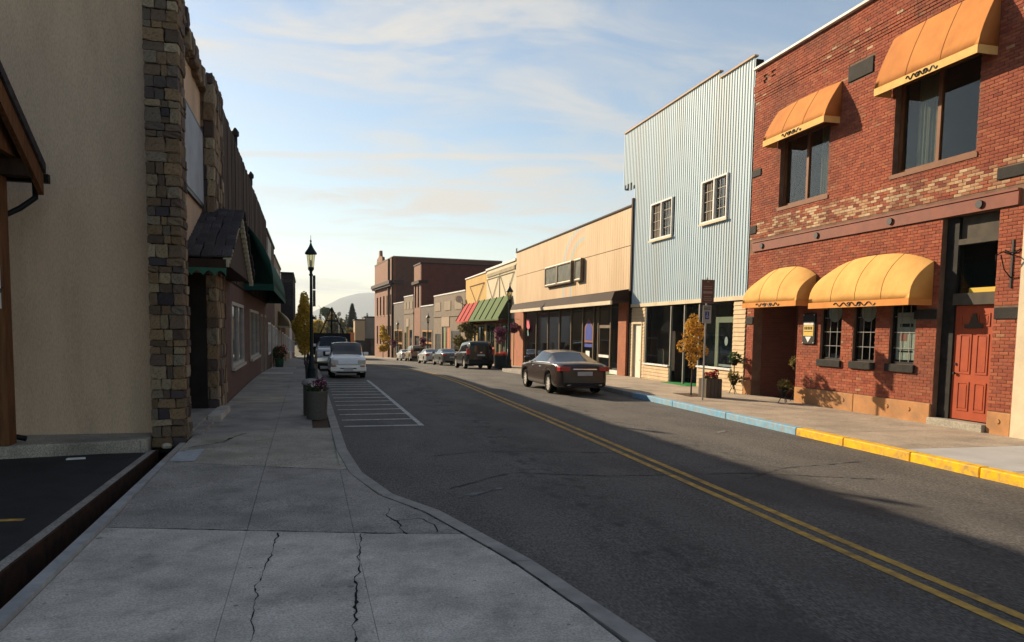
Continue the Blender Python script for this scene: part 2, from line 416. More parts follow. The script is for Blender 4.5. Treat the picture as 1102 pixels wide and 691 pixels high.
mortarm = mat('dark_mortar', (0.035, 0.03, 0.026), (0.02, 0.018, 0.016), rough=1, bump=.5, bscale=50)
timber = mat('brown_timber', (0.19, 0.085, 0.035), (0.10, 0.045, 0.02), scale=3, rough=0.65, stretch=(6, 6, .6), bump=.4, bscale=12)
timber_d = mat('dark_timber', (0.05, 0.028, 0.018), (0.03, 0.018, 0.013), scale=4, rough=0.8, stretch=(5, 5, .6), bump=.4, bscale=12)
blackm = mat('black_metal', (0.006, 0.0065, 0.007), rough=0.5, spec=.2)
darkm = mat('dark_interior', (0.02, 0.018, 0.016), rough=0.95)
roofm = mat('roof_felt', (0.06, 0.058, 0.055), (0.04, 0.04, 0.04), rough=0.95)
glass = glassmat('window_glass')
glass_dark = mat('dark_glass', (0.012, 0.014, 0.016), rough=0.05, spec=0.5)
white_paint = mat('white_paint', (0.72, 0.71, 0.68), (0.6, 0.59, 0.56), scale=4, rough=0.6, dirt=(.35, .33, .3), dscale=2, damt=.4)
cream_paint = mat('cream_paint', (0.62, 0.52, 0.36), (0.54, 0.45, 0.31), scale=3, rough=0.65, dirt=(.33, .27, .18), dscale=1.2, damt=.5)
aged_white = mat('aged_white_paint', (0.42, 0.40, 0.36), (0.32, 0.30, 0.27), scale=4, rough=.7)
rust = mat('rusty_steel', (0.06, 0.026, 0.014), (0.025, 0.016, 0.011), scale=8, rough=0.85, bump=.5, bscale=40)

# ------------------------------------------------------------------ ground, road, pavements
def sheet(name, m, left, right, ys, z0=0.0, kind='structure', nx=1, parent=None):
    """strip of ground between two x(y) lines, following the fall of the street"""
    b = MB()
    for i in range(len(ys) - 1):
        a, c = ys[i], ys[i + 1]
        for k in range(nx):
            q = lambda y, t: (left(y) + (right(y) - left(y)) * t, y, gz(y) + z0)
            b.face([q(a, k / nx), q(a, (k + 1) / nx), q(c, (k + 1) / nx), q(c, k / nx)])
    o = b.build(name, m, parent)
    if kind: o['kind'] = kind
    return o
def lerpline(pts):
    def f(y):
        if y <= pts[0][0]: return pts[0][1]
        for (a, xa), (c, xc) in zip(pts, pts[1:]):
            if y <= c: return xa + (xc - xa) * (y - a) / (c - a)
        return pts[-1][1]
    return f
def frange(a, b, s):
    n = max(1, round((b - a) / s)); return [a + (b - a) * i / n for i in range(n + 1)]
YS = frange(-6, 26, 4) + frange(27, 42, 1.5) + frange(44, 170, 6)
earth = mat('dry_earth', (0.13, 0.11, 0.075), (0.075, 0.075, 0.045), scale=0.02, rough=1, dirt=(0.05, 0.055, 0.03), dscale=.006, damt=.8)
gb = MB()
gxs = [-8800, -3300, -1500, -600, -200, -60, -20, 0, 20, 60, 200, 600, 1500, 3300, 8800]
gys = [-300, -40] + YS + [180, 200, 400, 900, 1800, 3400, 9000]
for i in range(len(gxs) - 1):
    for j in range(len(gys) - 1):
        z = lambda x, y: gz(y) - 0.06 - (0.9 if abs(x) <= 20 and -40 < y < 36 else 0)    # cut down under the drain
        gb.face([(p, q, z(p, q)) for p, q in ((gxs[i], gys[j]), (gxs[i + 1], gys[j]), (gxs[i + 1], gys[j + 1]), (gxs[i], gys[j + 1]))])
ground = gb.build('ground', earth); ground['kind'] = 'structure'

UK = 0.62                                # left kerb's road face in the left frame
def left_world(u, v): return FL.w(u, v)
# x of the left kerb (road side) and of the right kerb as functions of y
lk_pts = []
for u, v in ((2.55, -6), (2.45, 2), (2.25, 4.4), (1.95, 6.3), (1.45, 8.3), (1.02, 9.25), (0.74, 10.6), (0.63, 12.4), (0.61, 20), (0.62, 62)):
    x, y = left_world(u, v); lk_pts.append((y, x))
lk_pts += [(100, -4.2), (170, -10.5)]
left_kerb = lerpline(lk_pts)
right_kerb = lerpline([(-6, 9.45), (41.5, 9.62), (43.5, 10.0), (44.6, 11.0), (73, 11.0), (103, 8.9), (140, 5.6), (170, 2.8)])
road = sheet('road', asph, left_kerb, right_kerb, sorted(set(YS + [y for y, _ in lk_pts] + [41.5, 43.5, 44.6, 73, 103, 140])), -0.004, nx=4)
# ---- road markings (parts of the road)
yl_mid = lerpline([(-6, 4.9), (4.3, 4.95), (15, 5.07), (30, 5.08), (42, 4.95), (50, 4.45), (60, 3.75), (100, 0.7), (170, -5.5)])
ysd = frange(-6, 26, 2) + frange(27, 42, 1) + frange(43, 170, 3)
for off in (-0.17, 0.07):
    sheet('yellow_line', yellowp, lambda y: yl_mid(y) + off, lambda y: yl_mid(y) + off + 0.11, ysd, 0.001, kind=None, parent=road)
def flat_quad(name, m, pts, z, parent, frame=FL):
    b = MB(); q = []
    for u, v in pts:
        x, y = frame.w(u, v); q.append((x, y, gz(y) + z) if not parent.rotation_euler.z else (u, v, gz(y) + z))
    b.face(q); return b.build(name, m, parent)
def strip(name, m, path, w, z, parent, frame=FL, rag=0.0, seed=1):
    """a thin ribbon lying on the ground along a path (u, v)"""
    R = random.Random(seed); b = MB(); pts = []
    for (a, c) in zip(path, path[1:]):
        n = max(1, int(math.dist(a, c) / 0.05)) if rag else max(1, int(math.dist(a, c) / 1.5))
        for i in range(n):
            t = i / n; q0 = Vector((a[0] + (c[0] - a[0]) * t, a[1] + (c[1] - a[1]) * t, seed * 3.7)); pts.append((q0.x + rag * (2.6 * mnoise.noise(q0 * 2.3) + 1.2 * mnoise.noise(q0 * 9)) + R.uniform(-rag, rag) * .25, q0.y + rag * mnoise.noise(q0 * 4 + Vector((9, 0, 0)))))
    pts.append(path[-1]); prev = None
    for i, p in enumerate(pts):
        q = pts[min(i + 1, len(pts) - 1)]; r = pts[max(i - 1, 0)]
        d = Vector((q[0] - r[0], q[1] - r[1])); d = d.normalized() if d.length else Vector((0, 1))
        ww = w * ((.35 + 1.9 * max(0, mnoise.noise(Vector((p[0] * 4, p[1] * 4, seed)))  + .25) + (R.uniform(.5, 2.2) if R.random() < .12 else 0)) if rag else 1.0) / 2
        L = frame.w(p[0] - d.y * ww, p[1] + d.x * ww); Rr = frame.w(p[0] + d.y * ww, p[1] - d.x * ww)
        zf = z if callable(z) else (lambda v: z)
        cur = ((L[0], L[1], gz(L[1]) + zf(p[1])), (Rr[0], Rr[1], gz(Rr[1]) + zf(p[1])))
        if parent.rotation_euler.z:                             # the parent already lies in this frame
            cur = ((p[0] - d.y * ww, p[1] + d.x * ww, cur[0][2]), (p[0] + d.y * ww, p[1] - d.x * ww, cur[1][2]))
        if prev: b.face([prev[1], cur[1], cur[0], prev[0]])
        prev = cur
    return b.build(name, m, parent)
# no-parking hatching beside the left kerb
strip('white_line', whitep, [(2.42, 16.1), (2.40, 31.0)], 0.11, 0.002, road)
for i in range(13):
    v = 16.2 + i * 1.12
    strip('white_line', whitep, [(0.76, v), (2.36, v + (0.05 if i else 0))], 0.14 if i else 0.16, 0.002, road)
tarm = mat('tar_seam', (.028, .028, .028), (.04, .04, .04), scale=6, rough=.8)
# tar seams and cracks in the asphalt
for i, (pth, w) in enumerate([([(1.6, 12.2), (2.6, 12.6), (3.9, 12.3), (5.2, 12.0)], .03), ([(1.5, 9.6), (2.6, 10.6), (4.0, 10.1), (6.1, 10.0), (7.9, 9.2)], .035),
                              ([(5.9, 9.6), (7.0, 10.3), (8.6, 10.6)], .03), ([(2.5, 17), (3.6, 17.4), (4.8, 17.1)], .025), ([(5.4, 24), (6.4, 23.7), (7.6, 24.2)], .03)]):
    strip('tar_seam', tarm, pth, w * .6, 0.0015, road, frame=FR, rag=0.035, seed=20 + i)
strip('paint_smear', mat('faint_paint', (0.2, 0.2, 0.2), (0.09, 0.09, 0.09), scale=8, rough=.9), [(1.95, 9.15), (2.5, 9.5)], 0.10, 0.002, road, rag=.02, seed=4)
strip('paint_smear', MATS['faint_paint'], [(7.9, 14.2), (8.35, 14.5)], 0.09, 0.002, road, frame=FR, rag=.02, seed=5)

# ---- left pavement: slabs, joints, cracks, kerb stones
def sw(v): return 0.03 + 0.08 * min(1, max(0, (v - 9) / 3.5))
def zslab(x, y, dz=0.0): return gz(FL.w(x, y)[1]) + sw(y) + dz
ys_l = frange(-4, 26, 2) + frange(27, 42, 1.5) + frange(44, 170, 6)
pave = MB()
for a, c in zip(ys_l, ys_l[1:]):
    lk = lambda v: (left_kerb(FL.w(0, v)[1]) - FL.w(0, v)[0]) - 0.03
    z0, z1 = zslab(0, a, -.035), zslab(0, c, -.035)
    pave.face([(-2.12, a, z0), (lk(a), a, z0), (lk(c), c, z1), (-2.12, c, z1)])
pavement = pave.build('pavement', joint, frame=FL); pavement['kind'] = 'structure'
ORG[pavement.name] = (0, 0, 0)
def slab(poly, m, g=0.006):
    cx = sum(p[0] for p in poly) / len(poly); cy = sum(p[1] for p in poly) / len(poly)
    pl = []
    for x, y in poly:
        dx, dy = x - cx, y - cy; l = math.hypot(dx, dy); k = (l - g * 1.4) / l; pl.append((cx + dx * k, cy + dy * k))
    b = MB(); b.prism(pl, lambda x, y: zslab(x, y, -.08), lambda x, y: zslab(x, y)); return b.build('slab', m, pavement)
kb = lambda v: (left_kerb(FL.w(0, v)[1]) - FL.w(0, v)[0])
# near slabs: the cross joints run at a slant
c1 = lambda u: 7.70 - 0.30 * (u + 0.0); c2 = lambda u: 11.0 - 0.40 * u
cols = [(-2.0, -0.6), (-0.6, 0.45)]
for a, c in cols:
    slab([(a, 2.0), (c, 2.0), (c, c1(c)), (a, c1(a))], concA)
    slab([(a, -3.0), (c, -3.0), (c, 2.0), (a, 2.0)], concA)
    slab([(a, c1(a)), (c, c1(c)), (c, c2(c)), (a, c2(a))], concB)
flare = [-3, 0, 2, 3.5, 5, 6.3, c1(1.35)]
slab([(0.45, -3.0)] + [(kb(v) - .2, v) for v in flare[:-1]] + [(kb(7.30) - .2, 7.30), (0.45, c1(0.45))], concA)
slab([(0.45, c1(0.45)), (kb(7.32) - .2, 7.32), (kb(8.3) - .2, 8.3), (kb(9.25) - .185, 9.25), (kb(10.6) - .176, 10.6), (kb(10.85) - .175, 10.85), (0.45, c2(0.45))], concB)
slab([(-2.0, c2(-2.0)), (-0.6, c2(-0.6)), (-0.6, 15.2), (-1.3, 14.75), (-2.0, 14.1)], concC)
slab([(-0.6, c2(-0.6)), (0.45, c2(0.45)), (kb(10.9) - .175, 10.9), (kb(12.4) - .172, 12.4), (kb(14) - .172, 14), (kb(15.2) - .172, 15.2), (-0.6, 15.2)], concC)
slab([(-2.0, 14.12), (-1.3, 14.77), (-0.6, 15.22), (-0.6, 18.4), (-2.0, 18.4)], concB)
slab([(-0.6, 15.22), (0.10, 15.22), (0.10, 18.4), (-0.6, 18.4)], concB)
v = 18.4; i = 0
while v < 60:
    e = v + 2.3; m_ = (concB, concC, concB, concA)[i % 4] if i % 3 else concB
    slab([(-2.0, v), (-0.6, v), (-0.6, e), (-2.0, e)], m_)
    r = 0.10 if v < 30 else 0.42
    slab([(-0.6, v), (r, v), (r, e), (-0.6, e)], concB); v = e; i += 1
b = MB(); 
for a, c in zip(frange(60.4, 170, 6), frange(60.4, 170, 6)[1:]):
    b.face([(-2.1, a, zslab(0, a)), (0.3, a, zslab(0, a)), (kb(c) - .2, c, zslab(0, c)), (-2.1, c, zslab(0, c))] if False else
           [(-2.1, a, zslab(0, a)), (kb(a) - .2, a, zslab(0, a)), (kb(c) - .2, c, zslab(0, c)), (-2.1, c, zslab(0, c))])
b.build('far_paving', concB, pavement)
soilm = mat('planting_soil', (0.12, 0.075, 0.05), (0.07, 0.05, 0.035), scale=14, rough=1, bump=1, bscale=40, bdist=.03)
b = MB()
for a, c in zip(frange(15.24, 30.4, 2.5), frange(15.24, 30.4, 2.5)[1:]):
    b.prism([(0.11, a), (0.43, a), (0.43, c), (0.11, c)], lambda x, y: zslab(x, y, -.08), lambda x, y: zslab(x, y, -.015))
b.build('planting_strip', soilm, pavement)
# kerb stones
vv = [-3, 0, 2, 4.4, 6.3, 7.3, 8.3, 9.25, 10.6, 12.4] + frange(14.6, 60, 2.4)
for a, c in zip(vv, vv[1:]):
    g = 0.006; a2, c2_ = a + g, c - g
    b = MB(); b.prism([(kb(a2) - .17, a2), (kb(a2) - .002, a2), (kb(c2_) - .002, c2_), (kb(c2_) - .17, c2_)], lambda x, y: zslab(x, y, -.2), lambda x, y: zslab(x, y, .002))
    b.build('kerb_stone', kerb_c, pavement)
b = MB()
for a, c in zip(frange(60.2, 170, 5), frange(60.2, 170, 5)[1:]):
    b.prism([(kb(a) - .17, a), (kb(a), a), (kb(c), c), (kb(c) - .17, c)], lambda x, y: zslab(x, y, -.3), lambda x, y: zslab(x, y, .002))
b.build('far_kerb', kerb_c, pavement)
# cracks
zc = lambda v: sw(v) + 0.0025
strip('crack', crackm, [(-0.28, 7.72), (-0.34, 6.9), (-0.40, 6.1), (-0.36, 5.2), (-0.42, 4.2)], .009, zc, pavement, rag=.02, seed=31)
strip('crack', crackm, [(0.52, 7.5), (0.48, 7.0), (0.36, 6.2), (0.37, 5.6), (0.30, 5.0), (0.26, 4.3)], .010, zc, pavement, rag=.022, seed=32)
strip('crack', crackm, [(0.88, 8.6), (0.84, 8.15), (0.95, 7.75), (0.97, 7.4)], .012, zc, pavement, rag=.018, seed=33)
strip('crack', crackm, [(0.92, 7.95), (1.18, 8.0), (1.30, 7.7), (1.27, 7.4)], .014, zc, pavement, rag=.015, seed=34)
strip('crack', crackm, [(-1.92, 13.0), (-1.5, 13.4), (-1.25, 14.3), (-1.1, 14.6)], .02, zc, pavement, rag=.03, seed=35)
strip('crack', crackm, [(kb(v) - .185, v) for v in (9.6, 9.0, 8.2, 7.3, 6.3, 5.6, 5.0)], .014, zc, pavement, rag=.008, seed=36)
strip('crack', crackm, [(-1.98, c1(-1.98)), (-1.2, c1(-1.2)), (-.4, c1(-.4)), (.4, c1(.4)), (1.15, c1(1.15))], .012, zc, pavement, rag=.012, seed=37)
strip('crack', crackm, [(-1.98, c2(-1.98)), (-1.2, c2(-1.2)), (-.4, c2(-.4)), (.4, c2(.4))], .012, zc, pavement, rag=.012, seed=38)
flat_quad('worn_patch', mat('pale_patch', (0.40, 0.42, 0.44), (0.3, 0.32, 0.34), scale=6, rough=.9), [(-1.98, 11.85), (-1.62, 11.75), (-1.62, 12.9), (-1.98, 13.0)], 0.10 + .004, pavement)
bpy.data.objects[pavement.children[-1].name].location.z = -0.004

# ---- parking lot, trench drain, platform on the far left
lot = MB(); lot.face([(-14, -4, -.012), (-2.82, -4, -.012), (-2.82, 13.4, -.012), (-14, 13.4, -.012)])
lot = lot.build('parking_lot', asph_new, frame=FL); lot['kind'] = 'structure'; ORG[lot.name] = (0, 0, 0)
b = MB(); b.face([(-4.6, 9.05, -.008), (-2.95, 8.93, -.008), (-2.95, 9.03, -.008), (-4.6, 9.15, -.008)]); b.build('bay_line', yellowp, lot)
edge = MB(); edge.prism([(-2.70, -4), (-2.60, -4), (-2.46, 13.5), (-2.56, 13.5)], -.4, .01)
o = edge.build('lot_kerb', concB, lot)
b = MB(); b.face([(-2.83, -4, -.011), (-2.69, -4, -.011), (-2.55, 13.4, -.011), (-2.83, 13.4, -.011)]); b.build('lot_margin', asph_new, lot)
tr = thing('trench_drain', 'rusty open trench drain between the black parking lot and pavement', 'drain', (-2.3, 5, -.3), FL)
b = MB(); b.prism([(-2.60, -4), (-2.14, -4), (-2.10, 13.6), (-2.46, 13.6)], -.75, -.62); b.build('channel_floor', rust, tr)
b = MB(); b.prism([(-2.598, -4), (-2.57, -4), (-2.43, 13.6), (-2.458, 13.6)], -.62, .008); b.build('steel_lip', rust, tr)
b = MB(); b.prism([(-2.16, -4), (-2.135, -4), (-2.095, 13.6), (-2.12, 13.6)], -.62, .008); b.build('steel_lip', rust, tr)
strip_c = mat('pale_concrete', (0.36, 0.36, 0.36), (0.27, 0.27, 0.27), scale=4, rough=.9, dirt=(.2, .2, .2), dscale=2, damt=.5)
b = MB(); b.prism([(-2.13, -4), (-2.005, -4), (-2.005, c2(-2.0)), (-2.10, c2(-2.0))], -.3, lambda x, y: sw(y) + .002); b.build('edge_strip', strip_c, pavement)
b = MB(); b.prism([(-2.10, c2(-2.0) + .02), (-2.005, c2(-2.0) + .02), (-2.005, 13.6), (-2.092, 13.6)], -.3, lambda x, y: sw(y) + .002); b.build('edge_strip', concB, pavement)
plat = MB(); plat.prism([(-14, 13.05), (-4.6, 13.12), (-3.0, 13.45), (-2.6, 13.62), (-2.6, 14.42), (-14, 14.42)], -.1, .19)
plat = plat.build('platform', concC, frame=FL); plat['kind'] = 'structure'; bevel(plat, .025)
rk = MB(); rk.lathe([(0.02, 0), (.07, .01), (.08, .05), (.05, .085), (.01, .095)], (0, 0, 0), 7, sx=1.1, sy=.8)
def rock(u, v, z, label, s=1.0):
    o = rk.build('rock', mat('pale_rock', (.45, .40, .30), (.33, .29, .22), scale=12, rough=.95, bump=.6, bscale=20), frame=FL, org=(0, 0, 0)); w = FL.w(u, v)
    o.location = (w[0], w[1], z); o.scale = (s, s, s); tag(o, label, 'rock')
rock(-2.32, 13.72, 0.0, 'pale loose stone lying at the foot of the stone corner pillar', 1.0)
b = MB(); b.prism([(-3.62, 12.85), (-3.36, 12.9), (-3.38, 12.98), (-3.62, 12.95)], -.01, .01); o = b.build('paper_scrap', white_paint, frame=FL, org=(-3.5, 12.9, -.01)); tag(o, 'white scrap of paper on the black lot before the concrete platform', 'litter')

# ---- right pavement
rp = MB()
for a, c in zip(YS, YS[1:]):
    rp.face([(right_kerb(a) + .02, a, gz(a) + .10), (30, a, gz(a) + .10), (30, c, gz(c) + .10), (right_kerb(c) + .02, c, gz(c) + .10)])
rpave = rp.build('pavement', joint); rpave['kind'] = 'structure'; ORG[rpave.name] = (0, 0, 0)
def rslab(poly, m, top=.15, g=.006):
    cx = sum(p[0] for p in poly) / len(poly); cy = sum(p[1] for p in poly) / len(poly); pl = []
    for x, y in poly:
        dx, dy = x - cx, y - cy; l = math.hypot(dx, dy); k = (l - g * 1.4) / l; pl.append((cx + dx * k, cy + dy * k))
    b = MB(); b.prism(pl, lambda x, y: gz(y) + .05, lambda x, y: gz(y) + top); return b.build('slab', m, rpave)
lightslab = mat('new_concrete', (0.44, 0.43, 0.42), (0.38, 0.37, 0.36), scale=1.5, rough=.9, dirt=(.3, .29, .27), dscale=1.1, damt=.5)
y = 0.2; i = 0
while y < 73:
    e = y + 2.13
    r0 = right_kerb(y) + .2; r1 = right_kerb(e) + .2; mid = (r0 + XW) / 2 + .05
    if 41 < y < 45.5: r1 = max(r0, r1)
    m_ = lightslab if i in (4, 5) else concD
    rslab([(r0, y), (mid, y), (mid, e), (r1, e)], lightslab if i in (4,) else concD)
    rslab([(mid, y), (XW + .3, y), (XW + .3, e), (mid, e)], m_ if i in (4,) else concD); y = e; i += 1
b = MB()
for a, c in zip(frange(y, 168, 5), frange(y, 168, 5)[1:]):
    b.face([(right_kerb(a) + .2, a, gz(a) + .15), (18, a, gz(a) + .15), (18, c, gz(c) + .15), (right_kerb(c) + .2, c, gz(c) + .15)])
b.build('far_paving', concD, rpave)
ky = [-4, -2, 0, 2, 4, 5.9, 7.35, 9.1, 10.5, 12.2, 13.7, 16.6, 19.6, 22.6] + frange(24.6, 41.5, 2.1) + [42.5, 43.5, 44.1, 44.6] + frange(47, 73, 2.6)
for a, c in zip(ky, ky[1:]):
    m_ = kerb_y if c < 13.8 else kerb_b if c < 22.7 else kerb_c
    a2, c2_ = a + .008, c - .008
    b = MB(); b.prism([(right_kerb(a2) + .002, a2), (right_kerb(a2) + .2, a2), (right_kerb(c2_) + .2, c2_), (right_kerb(c2_) + .002, c2_)], lambda x, y: gz(y) - .1, lambda x, y: gz(y) + .153)
    o = b.build('kerb_stone', m_, rpave); bevel(o, .02, 2)
b = MB()
for a, c in zip(frange(73.2, 168, 5), frange(73.2, 168, 5)[1:]):
    b.prism([(right_kerb(a), a), (right_kerb(a) + .2, a), (right_kerb(c) + .2, c), (right_kerb(c), c)], lambda x, y: gz(y) - .1, lambda x, y: gz(y) + .153)
b.build('far_kerb', kerb_c, rpave)

# ------------------------------------------------------------------ left side of the street
# -- rough stones shared by the pillars
STONES = []
for k in range(7):
    R = random.Random(50 + k); bm = bmesh.new(); bmesh.ops.create_cube(bm, size=1.0)
    bmesh.ops.bevel(bm, geom=bm.edges[:], offset=0.055, segments=1, affect='EDGES')
    bmesh.ops.subdivide_edges(bm, edges=[e for e in bm.edges if e.calc_length() > .5], cuts=1, use_grid_fill=True)
    for vv_ in bm.verts:
        vv_.co += Vector((R.uniform(-1, 1), R.uniform(-1, 1), R.uniform(-1, 1))) * .055
    me = bpy.data.meshes.new('stone'); bm.to_mesh(me); bm.free(); me.materials.append(stonem)
    STONES.append(me)
def stone(parent, x0, x1, y0, y1, z0, z1, R, g=.012):
    o = part('stone', R.choice(STONES), parent, ((x0 + x1) / 2, (y0 + y1) / 2, (z0 + z1) / 2), (R.uniform(-.04, .04), R.uniform(-.05, .05), R.uniform(-.04, .04)), (x1 - x0 - g, y1 - y0 - g, z1 - z0 - g)); return o
def stone_pillar(parent, u0, u1, v0, v1, z0, z1, R, lo=.10, hi=.26, core=True):
    """random ashlar on the street face (+u) and the near face (-v) round a mortar core"""
    if core:
        b = MB(); b.box(u0 + .05, u1 - .05, v0 + .05, v1 - .02, z0 - .1, z1 - .03); b.build('mortar_core', mortarm, parent)
    z = z0
    while z < z1 - .08:
        h = min(R.uniform(lo, hi), z1 - z)
        if z1 - z - h < .09: h = z1 - z
        # near face, the last one wraps the corner
        cw = R.uniform(.14, .26); u = u0; dp = .14
        while u < u1 - cw - .02:
            w = min(R.uniform(.11, .27), u1 - cw - u)
            if u1 - cw - u - w < .09: w = u1 - cw - u
            if h > .25 and R.random() < .4:
                hh = h * R.uniform(.4, .6); stone(parent, u, u + w, v0 + R.uniform(-.02, .012), v0 + dp, z, z + hh, R); stone(parent, u, u + w, v0 + R.uniform(-.02, .012), v0 + dp, z + hh, z + h, R)
            else: stone(parent, u, u + w, v0 + R.uniform(-.025, .012), v0 + dp, z, z + h, R)
            u += w
        cl = R.uniform(.15, .30)
        stone(parent, u1 - cw, u1 + R.uniform(-.012, .02), v0 + R.uniform(-.02, .012), v0 + cl, z, z + h, R)
        vq = v0 + cl
        while vq < v1 - .02:
            w = min(R.uniform(.18, .40), v1 - vq)
            if v1 - vq - w < .09: w = v1 - vq
            stone(parent, u1 - dp, u1 + R.uniform(-.012, .025), vq, vq + w, z, z + h, R); vq += w
        z += h
RS = random.Random(11)
bldA = thing('stucco_building', 'tan stucco corner building with rough stone pillars and blank framed sign', 'building', (-2.04, 14.4, 0), FL)
b = MB(); b.box(-14, -2.50, 14.42, 14.72, 0.0, 8.6); b.build('side_wall', stucco, bldA)
b = MB(); b.box(-14, -13.7, 14.72, 20.3, 0, 8.3); b.box(-13.7, -2.3, 20.0, 20.28, 0, 7.6); b.build('rear_wall', stucco, bldA)
b = MB(); b.box(-13.7, -2.55, 14.74, 20.0, 7.3, 7.45); b.build('roof', roofm, bldA)
b = MB(); b.wall(-2.55, -2.26, 14.74, 20.0, 3.3, 7.75); b.build('front_wall', stucco, bldA)
b = MB(); b.box(-3.6, -3.4, 14.74, 20.0, 0.1, 3.3); b.build('recess_wall', mortarm, bldA)
b = MB(); b.box(-3.4, -2.2, 18.2, 18.3, 0.1, 3.3); b.build('recess_wall', mortarm, bldA)
b = MB(); b.box(-3.39, -3.33, 15.7, 16.7, .25, 2.45); d = b.build('door', timber_d, bldA)
b = MB(); b.box(-3.325, -3.30, 16.5, 16.55, 1.2, 1.4); b.build('handle', blackm, d)
stone_pillar(bldA, -2.58, UL, 13.86, 14.55, 0.0, 8.9, RS)
b = MB(); b.box(-2.5, -2.28, 14.3, 14.7, 0, 8.6); b.build('pillar_backing', mortarm, bldA)
stone_pillar(bldA, -2.34, -1.98, 18.3, 20.3, 0.1, 7.75, random.Random(12), .22, .42)
# ragged stone coping along the parapet
z = [8.5, 8.35, 8.1, 8.05, 7.8, 7.8, 7.75, 7.78, 7.7, 7.72, 7.7, 7.7]
for i in range(12):
    a = 14.56 + i * .31; zt = z[i]
    stone(bldA, -2.5, -2.10 + RS.uniform(-.03, .03), a, a + .31, zt - .42, zt, RS)
    if i < 6: stone(bldA, -2.5, -2.18 + RS.uniform(-.03, .03), a, a + .31, 7.30, zt - .42, RS)
for i in range(5):
    a = 14.56 + i * .2; stone(bldA, -2.5, -2.16, a, a + .22, 6.3 + i * .22, 7.32, RS)
b = MB(); b.box(-2.262, -2.20, 14.95, 18.15, 4.72, 6.42); s_ = b.build('sign_frame', blackm, bldA)
signw = mat('blank_sign_face', (0.27, 0.30, 0.34), (0.20, 0.23, 0.27), scale=1.2, rough=.6, spec=.15, dirt=(.13, .13, .14), dscale=2, damt=.5)
b = MB(); b.box(-2.199, -2.190, 15.02, 18.08, 4.80, 6.34); b.build('sign_face', signw, s_)
b = MB(); b.box(-3.35, -2.02, 14.56, 18.25, 0.0, 0.22); o = b.build('threshold', concB, bldA)
b = MB(); b.box(-2.0, -1.75, 16.5, 18.6, 0.1, .24); b.build('step', concA, bldA)
b = MB(); b.box(-2.02, -1.84, 14.6, 16.2, 0.05, .19); b.build('step', concB, bldA)

# gabled shingle canopy over its entrance
can = thing('shingle_canopy', 'dark shingled gable canopy with green scalloped trim over the stone entrance', 'canopy', (-2.2, 19, 3.2), FL)
RV, RZ, EV0, EV1, EZ = 18.8, 4.75, 15.35, 22.2, 3.35
shing = mat('weathered_shingle', (.06, .05, .05), (0.035, 0.03, 0.032), scale=9, rough=.95, bump=.6, bscale=30, objrand=[(.045, .04, .042), (.085, .075, .075), (.06, .05, .05), (.11, .10, .10)])
sb = MB(); sb.extrude([(0, 0), (.29, .0), (.29, .035), (0, .018)], 'x', -.5, .5)   # y,z profile, along x
shm = sb.data('shingle', shing)
U0, U1 = -2.3, -1.48
for sgn, ev in ((1, EV0), (-1, EV1)):
    L = math.hypot(RV - ev, RZ - EZ); ang = math.atan2(RZ - EZ, abs(RV - ev)); n = int(L / .27)
    for r in range(n):
        t = r * .27; k = 5
        for q in range(k):
            w = (U1 - U0 + .1) / k; uu = U0 + w * (q + .5) + RS.uniform(-.02, .02)
            vpos = ev + sgn * t * math.cos(ang); zpos = EZ + t * math.sin(ang) + .05 + RS.uniform(0, .02)
            part('shingle', shm, can, (uu, vpos, zpos), (ang if sgn > 0 else -ang, 0, 0) if sgn > 0 else (ang, 0, math.pi), (w * .95, 1.06, 2.0))
b = MB(); b.extrude([(EV0, EZ), (EV1, EZ), (RV, RZ)], 'x', U0, U1 - .06); b.build('gable', timber_d, can)
b = MB()
b.box(U0, U1, EV0 - .02, EV0 + .06, EZ - .16, EZ + .03); b.build('fascia', timber_d, can)
grn = mat('green_trim', (0.03, 0.11, 0.075), (0.045, 0.14, 0.09), rough=.7)
b = MB(); n = 4; w = (U1 - U0) / n; 
for q in range(n):
    a0 = U0 + q * w; pr = [(a0, EZ - .14), (a0 + w, EZ - .14)]
    arc = [(a0 + w * (1 - t), EZ - .16 - .13 * (1 - math.sin(math.pi * t) * .75)) for t in (0, .15, .3, .5, .7, .85, 1)]
    pts = pr + arc
    o0 = len(b.v); N_ = len(pts)
    b.v += [(x, EV0 - .05, zz) for x, zz in pts] + [(x, EV0 - .022, zz) for x, zz in pts]
    b.f.append(tuple(o0 + i for i in range(N_))[::-1][::-1]); b.f.append(tuple(o0 + N_ + i for i in reversed(range(N_)))); b.t += [.5, .5]
    for i in range(N_):
        j = (i + 1) % N_; b.f.append((o0 + i, o0 + N_ + i, o0 + N_ + j, o0 + j)); b.t.append(.5)
b.build('scalloped_trim', grn, can)
dent = mat('cream_dentil', (0.42, 0.38, 0.27), (0.34, 0.31, 0.22), rough=.8)
for sgn, ev in ((1, EV0), (-1, EV1)):
    for r in range(15):
        t = (r + .3) / 15; vq = ev + (RV - ev) * t; zq = EZ + (RZ - EZ) * t
        b = MB(); b.box(U1 - .055, U1 + .045, vq - .07, vq + .05, zq - .14, zq + .03); b.build('dentil', dent, can)

